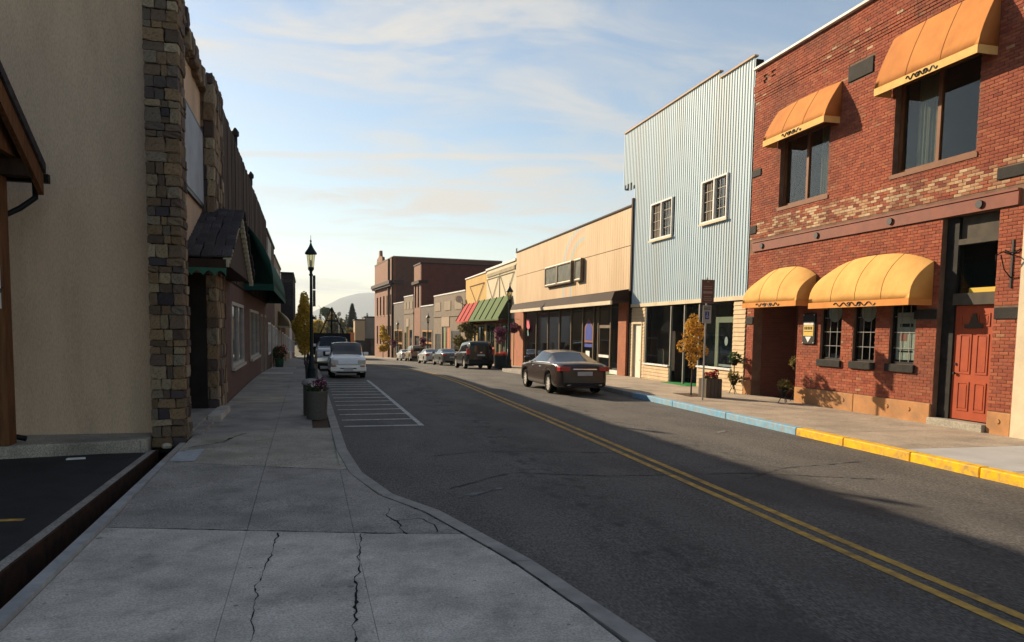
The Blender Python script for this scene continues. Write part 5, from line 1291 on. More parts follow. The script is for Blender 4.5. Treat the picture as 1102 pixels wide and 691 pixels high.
b = MB(); b.box(-.35, .9, 23.85, 29.2, 8.1, 8.5); b.build('cornice_return', timber_d, t)
for (a, c, z0, z1) in [(25.2, 26.4, 5, 8), (27.3, 28.5, 5, 8), (25.0, 28.6, -2, 1.2)]:
    b = MB(); b.box(.1, .14, a, c, z0, z1); b.build('window', glass_dark, t)
low_block(FR3, 7.0, 16.2, 6.7, 6.0, gz(108), 'farther grey brown block shop with pale panels before the gabled brick building', 'far dark low shop with honey timber front beside the gabled brick building')
t = thing('gabled_brick_building', 'far three storey brick building with small gable and dark cornice', 'building', (0, 16.3, gz(120)), FR3)
ob = brickmat('rose_brick', (0.15, 0.06, 0.035), (0.115, 0.046, 0.028), (.09, .055, .04))
W3 = []
for k in range(5):
    a = 17.6 + k * 3.6
    W3 += [(a, a + 1.5, 4.4, 7.6), (a, a + 1.5, -.6, 2.6)]
b = MB(); b.wall(0, .4, 16.3, 36, -4.2, 13.4, W3); b.build('front_wall', tall_sun, t)
for (a, c, z0, z1) in W3:
    b = MB(); b.box(.15, .2, a, c, z0, z1); w_ = b.build('window', glass_dark, t)
    b = MB(); b.box(-.06, .14, a - .1, c + .1, z0 - .2, z0 - .01); b.build('sill', palep, w_)
b = MB(); b.box(.41, 18, 16.32, 16.7, -4.2, 13.4); b.build('side_wall', ob, t)
b = MB(); b.box(.41, 18, 35.6, 35.98, -4.2, 13.4); b.box(17.6, 18, 16.7, 35.6, -4.2, 13.4); b.build('wall', ob, t)
b = MB(); b.box(-.7, .0, 16.2, 36.1, 9.2, 9.75); b.box(-.5, .0, 16.25, 36.05, 8.9, 9.2); b.box(0.0, 1.6, 15.75, 16.31, 9.2, 9.75); b.build('cornice', mat('dark_cornice', (.06, .045, .04), rough=.8), t)
b = MB(); b.box(-.06, 18, 16.2, 36.1, 13.403, 13.55); b.build('parapet_cap', mat('parapet_stone', (.3, .26, .2), rough=.9), t)
b = MB(); b.extrude([(26.5, 13.56), (33.0, 13.56), (32.6, 14.3), (30.6, 14.6), (30.2, 15.6), (29.3, 15.6), (28.9, 14.6), (26.9, 14.3)], 'x', -.1, .35); b.build('gable', tall_sun, t)
b = MB(); b.box(-.25, .0, 19.8, 20.3, -4, 13.4); b.box(-.25, -.001, 16.3, 16.8, -4, 13.4); b.build('drain_pilaster', timber_d, t)
# ------------------------------------------------------------------ vehicles
tyre_m = mat('tyre_rubber', (.009, .009, .009), rough=.9, spec=.05); rim_m = mat('alloy_rim', (.62, .60, .56), rough=.35, metal=.15, spec=.5)
carglass = mat('car_glass', (.01, .012, .014), rough=.06, spec=.45)
red_l = mat('tail_lamp', (.35, .012, .012), rough=.2, spec=.7); clear_l = mat('head_lamp', (.45, .45, .45), rough=.12, spec=.8); chrome = mat('chrome', (.75, .75, .75), rough=.15, metal=1)
plate_m = mat('number_plate', (.5, .5, .5), (.4, .4, .42), rough=.5); blk_pl = mat('black_plastic', (.02, .02, .021), rough=.6)
def paint(name, c, c2=None): return mat('car_paint_' + name, c, c2, rough=.22, metal=.1, spec=.35, coat=.25, dirt=[q * .8 + .004 for q in c], dscale=1.2, damt=.35)
def lerp_pts(pts, y):
    if y <= pts[0][0]: return pts[0][1]
    for (a, va), (c, vc) in zip(pts, pts[1:]):
        if y <= c: return va + (vc - va) * (y - a) / (c - a)
    return pts[-1][1]
def wheel_mesh(R, w):
    t = MB(); t.lathe([(R * .66, -w / 2), (R * .93, -w / 2), (R, -w * .32), (R, w * .32), (R * .93, w / 2), (R * .66, w / 2)], (0, 0, 0), 24, 'x', cap=False)
    r = MB(); r.lathe([(R * .67, w * .30), (R * .67, w * .46), (R * .60, w * .46), (R * .58, w * .30)], (0, 0, 0), 24, 'x', cap=False); 
    r.lathe([(R * .16, w * .2), (R * .16, w * .42), (R * .1, w * .44)], (0, 0, 0), 10, 'x')
    for k in range(9):
        a = 2 * math.pi * k / 9; ca, sa = math.cos(a), math.sin(a); hw_ = R * .055
        pts = [(R * .12, -hw_), (R * .62, -hw_ * 1.3), (R * .62, hw_ * 1.3), (R * .12, hw_)]
        q = [(p * ca - s * sa, p * sa + s * ca) for p, s in pts]
        r.extrude(q, 'x', w * .30, w * .43)
    bk = MB(); bk.lathe([(R * .66, w * .05), (R * .66, w * .12)], (0, 0, 0), 20, 'x')
    return t.data('tyre', tyre_m, smooth=False), r.data('rim', rim_m), bk.data('brake', blk_pl)
def car(name, label, x, y, rz, spec, pm, cat='car', group=None):
    z = gz(y)
    slope = math.atan2(gz(y + 2) - gz(y - 2), 4)
    t = thing(name, label, cat, (x, y, z), FR, group); t.rotation_euler = (slope * math.cos(rz), -slope * math.sin(rz) * -1 if False else 0, rz)
    ORG[t.name] = (0, 0, 0)
    L, W, zt, zs = spec['L'], spec['W'], spec['zt'], spec['zs']; wf, wr, R = spec['wf'], spec['wr'], spec['R']; ra = R + .065
    ys = {-L / 2, -L / 2 + .07, -L / 2 + .3, L / 2 - .3, L / 2 - .09, L / 2}
    for yw in (wf, wr):
        for d in (-ra - .03, -ra, -ra * .9, -ra * .6, 0, ra * .6, ra * .9, ra, ra + .03): ys.add(yw + d)
    for k in spec['glass']: ys |= set(k[:2])
    ys |= set(spec.get('extra', ()))
    ys = sorted(q for q in ys if -L / 2 <= q <= L / 2)
    q2 = [ys[0]]
    for v in ys[1:]:
        if v - q2[-1] > .025: q2.append(v)
    ys = q2
    def zb(v):
        b0 = spec.get('zb', .2) + (.06 if abs(v) > L / 2 - .15 else 0)
        for yw in (wf, wr):
            d = abs(v - yw)
            if d < ra + .001: b0 = max(b0, R + math.sqrt(max(0, ra * ra - d * d)))
        return b0
    def hw(v):
        e = min(1, (L / 2 - abs(v)) / .55); return W / 2 * (1 - spec.get('taper', .12) * (1 - e) ** 2)
    rings = []
    for v in ys:
        h, b0, s, tp = hw(v), zb(v), lerp_pts(zs, v), lerp_pts(zt, v); f = min(1, max(0, (tp - s) / .45)); m = max(b0 + .03, (b0 + s) / 2 + .04)
        sl = max(b0 + .015, min(b0 + .12, m - .01))
        p6w = h * (.84 + (spec.get('rw', .68) - .84) * f); p6z = s + .75 * (tp - s) + ((tp - .055) - (s + .75 * (tp - s))) * f
        half = [(h * .93, b0), (h * .985, sl), (h, m), (h * .965, s), (h * .925, s + .025 * min(1, f + .3)), (p6w, p6z)]
        rings.append([(a, v, c) for a, c in half] + [(0, v, tp)] + [(-a, v, c) for a, c in reversed(half)] + [(0, v, b0)])
    n = len(rings[0]); me = bpy.data.meshes.new('body'); V = [p for r in rings for p in r]; F = []; MI = []
    def in_g(kind, a, c): return any(g[2] == kind and g[0] - .01 <= a and c <= g[1] + .01 for g in spec['glass'])
    for i in range(len(rings) - 1):
        a, c = ys[i], ys[i + 1]
        for k in range(n):
            k2 = (k + 1) % n; F.append((i * n + k, (i + 1) * n + k, (i + 1) * n + k2, i * n + k2)); mi = 0
            if k in (4, 7) and in_g('side', a, c): mi = 1
            if k in (5, 6) and in_g('front', a, c): mi = 2
            if k in (5, 6) and in_g('rear', a, c): mi = 3
            MI.append(mi)
    for base, fl, isr in ((0, 1, True), ((len(rings) - 1) * n, -1, False)):
        for k in range(5):
            q = (base + k, base + k + 1, base + 11 - k, base + 12 - k); F.append(q if fl > 0 else q[::-1]); MI.append(3 if (isr and spec.get('reardoor') and k == 4) else 0)
        F.append((base + 5, base + 6, base + 7)); MI.append(0); F.append((base + 12, base + 13, base + 0)); MI.append(0)
    me.from_pydata(V, [], F); me.update()
    for nm in ('a', 'b', 'c', 'd'): me.materials.append(pm)
    me.polygons.foreach_set('material_index', MI)
    cr = me.attributes.new('crease_edge', 'FLOAT', 'EDGE'); gset = [q for g in spec['glass'] for q in g[:2]]; NR = n * len(rings)
    for e in me.edges:                                          # firm the shoulder, sill and glass lines
        a_, c_ = e.vertices; ka, kc = a_ % n, c_ % n; ia, ic = a_ // n, c_ // n; w_ = 0.0
        if ka == kc and ka in (1, 3, 4, 5, 7, 8, 9, 11): w_ = spec.get('crease', .45)
        if ia == ic and any(abs(ys[ia] - q) < .03 for q in gset) and (ka in (4, 5, 6, 7, 8) and kc in (4, 5, 6, 7, 8)): w_ = .55
        if ia == ic and ia in (0, len(rings) - 1): w_ = max(w_, .35)
        cr.data[e.index].value = w_
    tmp = bpy.data.objects.new('tmp', me); COL.objects.link(tmp); md = tmp.modifiers.new('s', 'SUBSURF'); md.levels = 2; md.render_levels = 2
    dg = bpy.context.evaluated_depsgraph_get(); ev = bpy.data.meshes.new_from_object(tmp.evaluated_get(dg)); bpy.data.objects.remove(tmp); bpy.data.meshes.remove(me)
    groups = {}
    for p in ev.polygons:
        k = p.material_index
        if k == 1: k = 1 if p.center.x > 0 else 4
        groups.setdefault(k, []).append(p)
    body = None
    for k in sorted(groups):
        idx = {}; vs = []; fs = []
        for p in groups[k]:
            f = []
            for vi in p.vertices:
                if vi not in idx: idx[vi] = len(vs); vs.append(tuple(ev.vertices[vi].co))
                f.append(idx[vi])
            fs.append(f)
        nm = {0: 'body', 1: 'side_windows', 2: 'windscreen', 3: 'rear_window', 4: 'side_windows'}[k]
        m2 = bpy.data.meshes.new(nm); m2.from_pydata(vs, [], fs); m2.polygons.foreach_set('use_smooth', [True] * len(fs)); m2.materials.append(pm if k == 0 else carglass)
        o = bpy.data.objects.new(nm, m2); COL.objects.link(o); o.parent = t
        if k == 0: body = o
    bpy.data.meshes.remove(ev)
    ty, rm, bk = wheel_mesh(R, spec.get('tw', .22))
    for yw in (wf, wr):
        for sx in (1, -1):
            w = bpy.data.objects.new('wheel', ty); COL.objects.link(w); w.parent = t; w.location = (sx * (W / 2 - .13), yw, R); w.rotation_euler = (0, 0, 0 if sx > 0 else math.pi)
            for nm, mm in (('rim', rm), ('brake_disc', bk)):
                r = bpy.data.objects.new(nm, mm); COL.objects.link(r); r.parent = w
    b = MB(); b.box(-W / 2 + .2, W / 2 - .2, -L / 2 + .35, L / 2 - .35, .22, R + ra * .96); b.build('underbody', blk_pl, t)
    def bx(nm, m, x0, x1, y0, y1, z0, z1, mirror=True, bv=.015):
        for s in ((1, -1) if mirror else (1,)):
            b = MB(); b.box(s * x0, s * x1, y0, y1, z0, z1); o = b.build(nm, m, t)
            if bv: bevel(o, bv)
    for it in spec['bits']: bx(*[{'R': red_l, 'H': clear_l, 'C': chrome, 'P': plate_m, 'B': blk_pl, 'G': pm}.get(q, q) if isinstance(q, str) and len(q) == 1 else q for q in it])
    my = spec.get('mirror', wf - .55); mz = lerp_pts(zs, my) + .08
    bx('wing_mirror', pm, W / 2 - .06, W / 2 + .16, my, my + .12, mz, mz + .14, True, .03)
    return t
SEDAN = dict(L=4.95, W=1.86, R=.335, wf=1.50, wr=-1.35, rw=.66, taper=.2,
    zt=[(-2.475, .90), (-2.40, 1.06), (-2.2, 1.10), (-1.75, 1.11), (-.80, 1.42), (-.3, 1.49), (.30, 1.47), (1.25, 1.03), (2.0, .93), (2.35, .82), (2.475, .62)],
    zs=[(-2.475, .84), (-2.38, .98), (-1.7, 1.02), (0, .97), (1.2, .95), (2.0, .86), (2.35, .75), (2.475, .56)],
    glass=[(-1.75, -.80, 'rear'), (.30, 1.25, 'front'), (-1.0, 1.0, 'side')],
    bits=[('tail_light', 'R', .50, .86, -2.49, -2.15, .80, .95), ('number_plate', 'P', -.26, .26, -2.52, -2.44, .66, .79, False, 0), ('trunk_trim', 'C', -.42, .42, -2.515, -2.42, .84, .89, False),
          ('rear_valance', 'B', -.7, .7, -2.50, -2.40, .30, .42, False), ('exhaust', 'C', .48, .62, -2.50, -2.42, .32, .38), ('door_handle', 'C', .915, .94, -.55, -.38, .86, .89), ('door_handle', 'C', .915, .94, .35, .52, .86, .89)], )
SEDAN2 = dict(SEDAN); SEDAN2['L'] = 4.6; SEDAN2['zt'] = [(a * .93, c * .97) for a, c in SEDAN['zt']]; SEDAN2['zs'] = [(a * .93, c * .97) for a, c in SEDAN['zs']]; SEDAN2['W'] = 1.76
SEDAN2['glass'] = [(a * .93, c * .93, k) for a, c, k in SEDAN['glass']]; SEDAN2['wf'] = 1.4; SEDAN2['wr'] = -1.27; SEDAN2['R'] = .31
SEDAN2['bits'] = [('tail_light', 'R', .50, .82, -2.32, -2.0, .76, .92), ('number_plate', 'P', -.26, .26, -2.345, -2.28, .62, .74, False, 0), ('rear_valance', 'B', -.6, .6, -2.33, -2.22, .28, .40, False)]
SUV = dict(L=4.75, W=1.92, R=.375, wf=1.42, wr=-1.35, rw=.76, taper=.1, reardoor=True, zb=.26,
    zt=[(-2.375, 1.58), (-2.25, 1.82), (-1.9, 1.87), (.2, 1.86), (.45, 1.80), (1.05, 1.18), (2.0, 1.06), (2.28, .95), (2.375, .72)],
    zs=[(-2.375, 1.10), (0, 1.08), (1.0, 1.08), (2.0, .98), (2.28, .86), (2.375, .64)],
    glass=[(.45, 1.05, 'front'), (-2.05, .8, 'side')],
    bits=[('tail_light', 'R', .72, .93, -2.40, -2.1, .95, 1.32), ('number_plate', 'P', -.26, .26, -2.42, -2.34, .86, .99, False, 0), ('bumper', 'B', -.85, .85, -2.46, -2.2, .36, .62, False), ('badge', 'C', -.07, .07, -2.42, -2.35, 1.06, 1.12, False, 0)])
HATCH = dict(L=3.85, W=1.56, R=.28, wf=1.22, wr=-1.15, rw=.84, taper=.10, reardoor=True, zb=.19,
    zt=[(-1.925, 1.15), (-1.8, 1.45), (-1.2, 1.56), (.0, 1.60), (.30, 1.57), (1.10, 1.02), (1.65, .92), (1.85, .82), (1.925, .62)],
    zs=[(-1.925, .80), (0, .86), (1.1, .92), (1.65, .86), (1.85, .74), (1.925, .5)],
    glass=[(.30, 1.10, 'front'), (-1.5, .85, 'side')],
    bits=[('headlight', 'H', .42, .73, 1.66, 1.915, .62, .78), ('bumper', 'G', -.76, .76, 1.72, 1.97, .28, .48, False, .04), ('grille_slot', 'B', -.34, .34, 1.90, 1.975, .40, .44, False, 0), ('lower_intake', 'B', -.5, .5, 1.86, 1.975, .22, .275, False, 0), ('number_plate', 'P', -.2, .2, 1.95, 1.985, .32, .43, False, 0),
          ('indicator', mat('amber_lens', (.4, .15, .02), rough=.3), .50, .70, 1.9, 1.972, .50, .55), ('wiper', 'B', -.55, .1, .98, 1.0, .955, .985, False, 0)])
PICK = dict(L=5.3, W=1.92, R=.38, wf=1.72, wr=-1.55, rw=.74, taper=.08, zb=.32, extra=(-.72, -.62),
    zt=[(-2.65, 1.10), (-.74, 1.12), (-.62, 1.72), (-.3, 1.80), (.45, 1.78), (.62, 1.72), (1.15, 1.22), (2.3, 1.12), (2.56, 1.0), (2.65, .7)],
    zs=[(-2.65, 1.08), (0, 1.09), (1.1, 1.10), (2.3, 1.02), (2.56, .9), (2.65, .64)],
    glass=[(.60, 1.15, 'front'), (-.5, .8, 'side')],
    bits=[('headlight', 'H', .62, .88, 2.45, 2.62, .78, .95), ('grille', 'B', -.56, .56, 2.5, 2.67, .72, .95, False), ('bumper', 'C', -.9, .9, 2.5, 2.76, .42, .62, False, .03), ('number_plate', 'P', -.16, .16, 2.74, 2.78, .48, .58, False, 0)])
car('sedan_car', 'dark brown sedan parked before the beige shop, seen from behind', 8.05, 25.6, 0.02, SEDAN, paint('brown', (.05, .036, .03), (.042, .03, .026)))
def chrome_trim(t, x, y0, y1, z0, z1):
    for s in (1, -1):
        b = MB(); b.tube([(s * x, y0, z0), (s * (x + .012), (y0 + y1) / 2, (z0 + z1) / 2 + .01), (s * x, y1, z1)], .013, 5); b.build('window_trim', chrome, t)
chrome_trim(bpy.data.objects['sedan_car'], .865, -1.45, 1.1, 1.045, .985)
car('suv_car', 'black SUV parked beyond the lamp post with flower baskets', 9.45, 50.0, .03, SUV, paint('black', (.012, .014, .015), (.01, .011, .012)))
car('sedan_car', 'dark grey sedan parked just ahead of the black SUV', 9.45, 62.0, .07, SEDAN2, paint('grey', (.10, .11, .11)))
car('sedan_car', 'pale silver sedan parked ahead of the dark grey sedan', 9.15, 70.5, .07, SEDAN2, paint('silver', (.50, .50, .48)))
car('hatchback_car', 'small white hatchback facing the camera beside the left kerb', *FL.w(1.72, 34.6), math.pi + PHI, HATCH, paint('white', (.78, .78, .77)))
pk_ = car('pickup_truck', 'white fronted pickup with dark A-frame hoist behind the white hatchback', *FL.w(1.5, 46.0), math.pi + PHI, PICK, paint('pale', (.50, .52, .54)), cat='truck'); pk_.scale = (1.08, 1.0, 1.16)
b = MB()
b.tube([(-1.05, -.9, 1.0), (0, -.9, 3.25), (1.05, -.9, 1.0)], .05, 6); b.tube([(-.33, -.9, 2.55), (.33, -.9, 2.55)], .04, 6); b.tube([(0, -.9, 3.2), (0, -2.4, 1.2)], .04, 6); b.build('hoist_frame', blackm, pk_)
b = MB(); b.box(-1.02, 1.02, -2.7, -.78, .75, 1.28); b.box(-1.02, 1.02, -.95, -.80, 1.28, 1.9); b.build('flatbed', blackm, pk_)
car('sedan_car', 'white sedan parked far up the street before the dark timber fronted shop', 9.0, 93.0, .08, SEDAN2, paint('white2', (.62, .62, .58)))
car('suv_car', 'tan SUV parked far up the street behind the white sedan', 9.55, 87.0, .08, SUV, paint('tan', (.30, .24, .16)))

# ------------------------------------------------------------------ foliage helper
def leaves(n, blobs, size, seed, droop=0.0, shape='leaf'):
    R = random.Random(seed); b = MB(); tot = sum(w for *_, w in blobs)
    for (c, r, w) in blobs:
        for _ in range(int(n * w / tot)):
            while True:
                p = Vector((R.uniform(-1, 1), R.uniform(-1, 1), R.uniform(-1, 1)))
                if p.length < 1: break
            p = p.normalized() * (p.length ** .55)
            q = Vector((c[0] + p.x * r[0], c[1] + p.y * r[1], c[2] + p.z * r[2]))
            a = Vector((R.gauss(0, 1), R.gauss(0, 1), R.gauss(0, .7) - droop)).normalized(); d = a.cross(Vector((R.gauss(0, 1), R.gauss(0, 1), R.gauss(0, 1)))).normalized(); s = size * R.uniform(.6, 1.4)
            b.cur = R.random(); b.face([q - a * s * .6, q + d * s * .36, q + a * s * .7, q - d * s * .36])
    return b
def leafmat(name, cols):
    m = mat(name, cols[0], tint=cols, rough=.7, spec=.2)
    b = m.node_tree.nodes['Principled BSDF']; N = m.node_tree.nodes; K = m.node_tree.links
    tr = N.new('ShaderNodeBsdfTranslucent'); mx = N.new('ShaderNodeMixShader'); mx.inputs[0].default_value = .35; src = b.inputs['Base Color'].links[0].from_socket
    K.new(src, tr.inputs[0]); out = N['Material Output']; K.new(b.outputs[0], mx.inputs[1]); K.new(tr.outputs[0], mx.inputs[2]); K.new(mx.outputs[0], out.inputs[0]); return m
bark = mat('bark', (.11, .075, .05), (.07, .05, .035), scale=8, rough=.95, bump=.6, bscale=25, stretch=(1, 1, .3))
orange_leaf = leafmat('orange_leaves', [(.42, .19, .025), (.55, .31, .045), (.34, .14, .02), (.60, .40, .08), (.50, .27, .035)])
yellow_leaf = leafmat('yellow_leaves', [(.62, .38, .04), (.70, .50, .07), (.50, .32, .04), (.55, .42, .08), (.36, .27, .05)])
green_leaf = leafmat('green_leaves', [(.03, .07, .02), (.05, .10, .03), (.07, .12, .03), (.04, .06, .02)])
olive_leaf = leafmat('olive_leaves', [(.12, .10, .03), (.20, .15, .04), (.09, .09, .03), (.26, .19, .05)])
conif_leaf = leafmat('conifer_needles', [(.018, .035, .02), (.03, .05, .03), (.025, .045, .022), (.04, .06, .035)])
red_fl = leafmat('red_flowers', [(.45, .02, .03), (.55, .05, .05), (.30, .02, .04)]); purp_fl = leafmat('purple_flowers', [(.13, .02, .07), (.20, .04, .12), (.09, .02, .05), (.06, .06, .03)])
mix_fl = leafmat('mixed_flowers', [(.7, .68, .62), (.30, .04, .12), (.16, .03, .12), (.05, .07, .03), (.04, .06, .02)])
def tree(name, label, x, y, z, h, cr, trunk_r, leafm, n, lsize, seed, frame=FR, cb=.32, group=None, blobs=None, cat='tree'):
    t = thing(name, label, cat, (x, y, z), frame, group); R = random.Random(seed); z0 = z
    b = MB(); top = z0 + h * .9; path = [(x + R.uniform(-.03, .03) * h * i * .12, y + R.uniform(-.03, .03) * h * i * .12, z0 - .05 + (top - z0) * i / 5) for i in range(6)]
    b.tube(path, [trunk_r * (1 - .16 * i) for i in range(6)], 8)
    for i in range(9):
        k = 2 + i % 3; p = Vector(path[k]).lerp(Vector(path[min(5, k + 1)]), R.random()); a = R.uniform(0, 6.28); l = cr * R.uniform(.55, .95)
        e = p + Vector((math.cos(a) * l, math.sin(a) * l, l * R.uniform(.5, 1.1))); m_ = p.lerp(e, .5) + Vector((0, 0, -.06 * l)); b.tube([p, m_, e], [trunk_r * .4, trunk_r * .26, trunk_r * .08], 5)
    b.build('trunk', bark, t, smooth=True)
    if blobs is None:
        blobs = []
        for i in range(11):
            a = R.uniform(0, 6.28); hh = R.uniform(cb, .95); sh = math.sin(math.pi * min(1, max(.12, (hh - cb + .12) / (1.12 - cb)))) ; rr = cr * R.uniform(.2, .75) * sh
            s = cr * R.uniform(.28, .5); blobs.append(((x + math.cos(a) * rr, y + math.sin(a) * rr, z0 + h * hh), (s, s, s * R.uniform(.8, 1.3)), s ** 2))
    lv = leaves(n, blobs, lsize, seed + 1); lv.build('crown', leafm, t); return t
tree('street_tree', 'young orange leaved street tree beside the parking sign', 11.05, 21.4, .15, 2.45, .36, .028, orange_leaf, 1250, .075, 3, cb=.46, blobs=[((11.05, 21.4, z_), (r_, r_, .24), r_) for z_, r_ in ((1.22, .12), (1.45, .22), (1.75, .30), (2.05, .34), (2.3, .28), (2.5, .16))] + [((11.3, 21.25, 1.55), (.2, .2, .2), .22), ((10.78, 21.5, 1.7), (.2, .2, .22), .22), ((11.32, 21.5, 2.2), (.18, .18, .2), .2), ((10.85, 21.2, 2.35), (.2, .2, .2), .2)])
tree('street_tree', 'yellow leaved street tree on the left pavement beyond the lamp post', *( -.15, 56.0, gz(56) + .1), 4.9, .9, .06, yellow_leaf, 5200, .16, 5, frame=FL, cb=.15, blobs=[((-.15, 56, gz(56) + .1 + 4.9 * f), (r_, r_, .75), r_) for f, r_ in ((.3, .5), (.42, .66), (.55, .7), (.68, .62), (.8, .48), (.93, .3))] + [((.2, 55.8, gz(56) + 2.4), (.5, .5, .6), .5), ((-.6, 56.2, gz(56) + 2.9), (.45, .45, .6), .5)])
tree('street_tree', 'small olive green tree between the red awning and the black SUV', 11.9, 66.5, gz(66) + .15, 3.7, 1.2, .05, olive_leaf, 1800, .2, 8, cb=.3)
tree('street_tree', 'small yellow tree before the far gabled brick building', 8.0, 119, gz(119) + .15, 5.0, 1.2, .06, yellow_leaf, 1300, .26, 9, cb=.25)

# ------------------------------------------------------------------ lamp posts
lampm = mat('lamp_post_paint', (.012, .022, .024), (.018, .03, .032), rough=.45); lglass = glassmat('lantern_glass', (.75, .7, .55), .8, .12)
def lamp(label, x, y, frame=FR, baskets=False, banner=True, h=5.15, base=.12):
    wy = frame.w(x, y)[1]; z = gz(wy) + base; t = thing('street_lamp', label, 'street lamp', (x, y, z), frame, 'lantern street lamps'); S = h / 5.15
    b = MB(); b.lathe([(.20, 0), (.20, .10), (.165, .14), (.15, .40), (.17, .46), (.115, .56), (.09, .9), (.07, 1.0)], (x, y, z), 12); b.build('base', lampm, t, smooth='auto')
    b = MB(); b.lathe([(.07, .98), (.058, 2.5), (.05, 3.90), (.075, 3.92), (.075, 3.97), (.05, 4.0), (.06, 4.08), (.11, 4.14)], (x, y, z), 12); b.build('pole', lampm, t, smooth='auto')
    b = MB(); b.lathe([(.11, 4.13), (.12, 4.20), (.10, 4.23)], (x, y, z), 8)
    for k in range(8):
        a = 2 * math.pi * (k + .5) / 8; b.tube([(x + .105 * math.cos(a), y + .105 * math.sin(a), z + 4.20), (x + .165 * math.cos(a), y + .165 * math.sin(a), z + 4.72)], .010, 4)
    b.build('lantern_cage', lampm, t)
    b = MB(); b.lathe([(.095, 4.22), (.155, 4.71)], (x, y, z), 8); b.build('lantern_glass', lglass, t)
    b = MB(); b.lathe([(.03, 4.24), (.035, 4.45), (.02, 4.5)], (x, y, z), 8); b.build('bulb', white_paint, t)
    b = MB(); b.lathe([(.215, 4.70), (.225, 4.74), (.19, 4.80), (.12, 4.90), (.065, 5.0), (.03, 5.10), (.018, 5.14), (.035, 5.17), (.035, 5.20), (.012, 5.23), (.006, 5.40)], (x, y, z), 12); b.build('lantern_cap', lampm, t, smooth='auto')
    if banner:
        for z0, z1 in ((3.42, 3.97 - .04), (2.78, 3.38)):
            b = MB(); b.box(x + .06, x + .16, y - .03, y + .03, z + z0, z + z1); b.build('banner_plate', mat('banner_plate', (.05, .05, .05), (.07, .07, .065), rough=.7), t)
        b = MB(); b.lathe([(.05, 0), (.06, .05), (.05, .1)], (x + .09, y, z + 2.3), 8); b.build('outlet_box', lampm, t)
    if baskets:
        for s in (-1,):
            k = thing('flower_basket', ('purple flower basket hanging on the road side of the lamp by the black SUV' if s < 0 else 'purple flower basket hanging on the shop side of the lamp by the black SUV') if baskets == 1 else baskets[(s + 1) // 2], 'flower basket', (x + s * .55, y, z + 2.1), frame)
            b = MB(); b.tube([(x + s * .05, y, z + 2.95), (x + s * .3, y, z + 3.05), (x + s * .55, y, z + 2.95), (x + s * .55, y, z + 2.4)], .014, 5); b.build('hanger', blackm, k)
            b = MB(); b.lathe([(.08, 1.95), (.2, 2.05), (.26, 2.25), (.25, 2.27)], (x + s * .55, y, z), 10); b.build('pot', timber_d, k)
            leaves(900, [((x + s * .55, y, z + 2.25), (.42, .42, .32), 1), ((x + s * .55, y, z + 1.85), (.34, .34, .38), 1)], .09, 40 + s, .6).build('blooms', purp_fl, k)
    return t
lamp('tall black lantern lamp behind the concrete flower planter on the left', .17, 28.9, FL)
lamp('distant black lantern lamp beyond the yellow tree on the left pavement', .1, 66.0, FL, banner=False)
lamp('black lantern lamp with purple flower baskets between beige and cream shops', 10.75, 45.0, FR, baskets=1, banner=False, base=.15)
lamp('far black lantern lamp before the grey brown block shop', 10.4, 82, FR, baskets=('purple flower basket on the road side of the lamp before the grey brown shop', 'purple flower basket on the shop side of the lamp before the grey brown shop'), banner=False, base=.15)
lamp('farthest black lantern lamp before the far dark low shop', 9.0, 104, FR, baskets=('farthest purple flower basket on the road side of its lamp', 'farthest purple flower basket on the shop side of its lamp'), banner=False, base=.15)

# ------------------------------------------------------------------ planters, signs, plant stands
agg = mat('exposed_aggregate', (.17, .155, .14), (.08, .075, .07), scale=60, rough=.95, bump=1, bscale=70, bdist=.02)
def planter(label, x, y, fr, r, h, flm, n, sq=False, mm=agg, seed=2, base=.11):
    z = gz(fr.w(x, y)[1]) + base; t = thing('planter', label, 'planter', (x, y, z), fr)
    b = MB()
    if sq:
        k = r * .92; b.grid([x - r, x - k, x + k, x + r], [y - r, y - k, y + k, y + r], [z, z + h - .08, z + h], lambda i, j, q: not (i == 1 and j == 1 and q == 1)); b.build('tub', mm, t)
        for i in range(4):
            for s in (-1, 1):
                b = MB(); a = x - r + 2 * r * (i + .5) / 4; b.box(a - r * .22, a + r * .22, y + s * r, y + s * (r + .015), z + .02, z + h - .02); b.build('slat', mm, t)
                b = MB(); a = y - r + 2 * r * (i + .5) / 4; b.box(x + s * r, x + s * (r + .015), a - r * .22, a + r * .22, z + .02, z + h - .02); b.build('slat', mm, t)
    else:
        b.lathe([(r * .86, 0), (r * .9, .03), (r, h * .92), (r * 1.04, h * .94), (r * 1.04, h), (r * .9, h), (r * .88, h - .06)], (x, y, z), 18); b.build('tub', mm, t, smooth='auto')
    b = MB(); b.lathe([(r * .86, h - .09), (r * .8, h - .05)], (x, y, z), 12); b.build('soil', soilm, t)
    leaves(n, [((x, y, z + h + .08), (r * .95, r * .95, .13), 1), ((x + r * .4, y - r * .3, z + h + .15), (r * .5, r * .5, .14), .6)], .055, seed, 0).build('flowers', flm, t)
    leaves(int(n * .6), [((x, y, z + h + .04), (r * .95, r * .95, .1), 1)], .07, seed + 9).build('foliage', green_leaf, t)
    return t
planter('round aggregate planter with white and purple flowers by the left kerb', .20, 16.75, FL, .24, .62, mix_fl, 420, seed=6)
planter('second concrete planter standing behind the lamp on the left pavement', .17, 30.3, FL, .25, .6, mix_fl, 160, seed=7)
u = thing('litter_bin', 'low stone bin with domed lid just behind the flower planter', 'bin', (.10, 17.5, .11), FL)
b = MB(); b.lathe([(.17, 0), (.18, .04), (.18, .66), (.17, .70)], (.09, 17.5, .11), 14); b.build('body', agg, u, smooth='auto')
b = MB(); b.lathe([(.21, .70), (.22, .74), (.18, .80), (.1, .83), (.02, .84)], (.09, 17.5, .11), 14); b.build('lid', concB, u, smooth='auto')
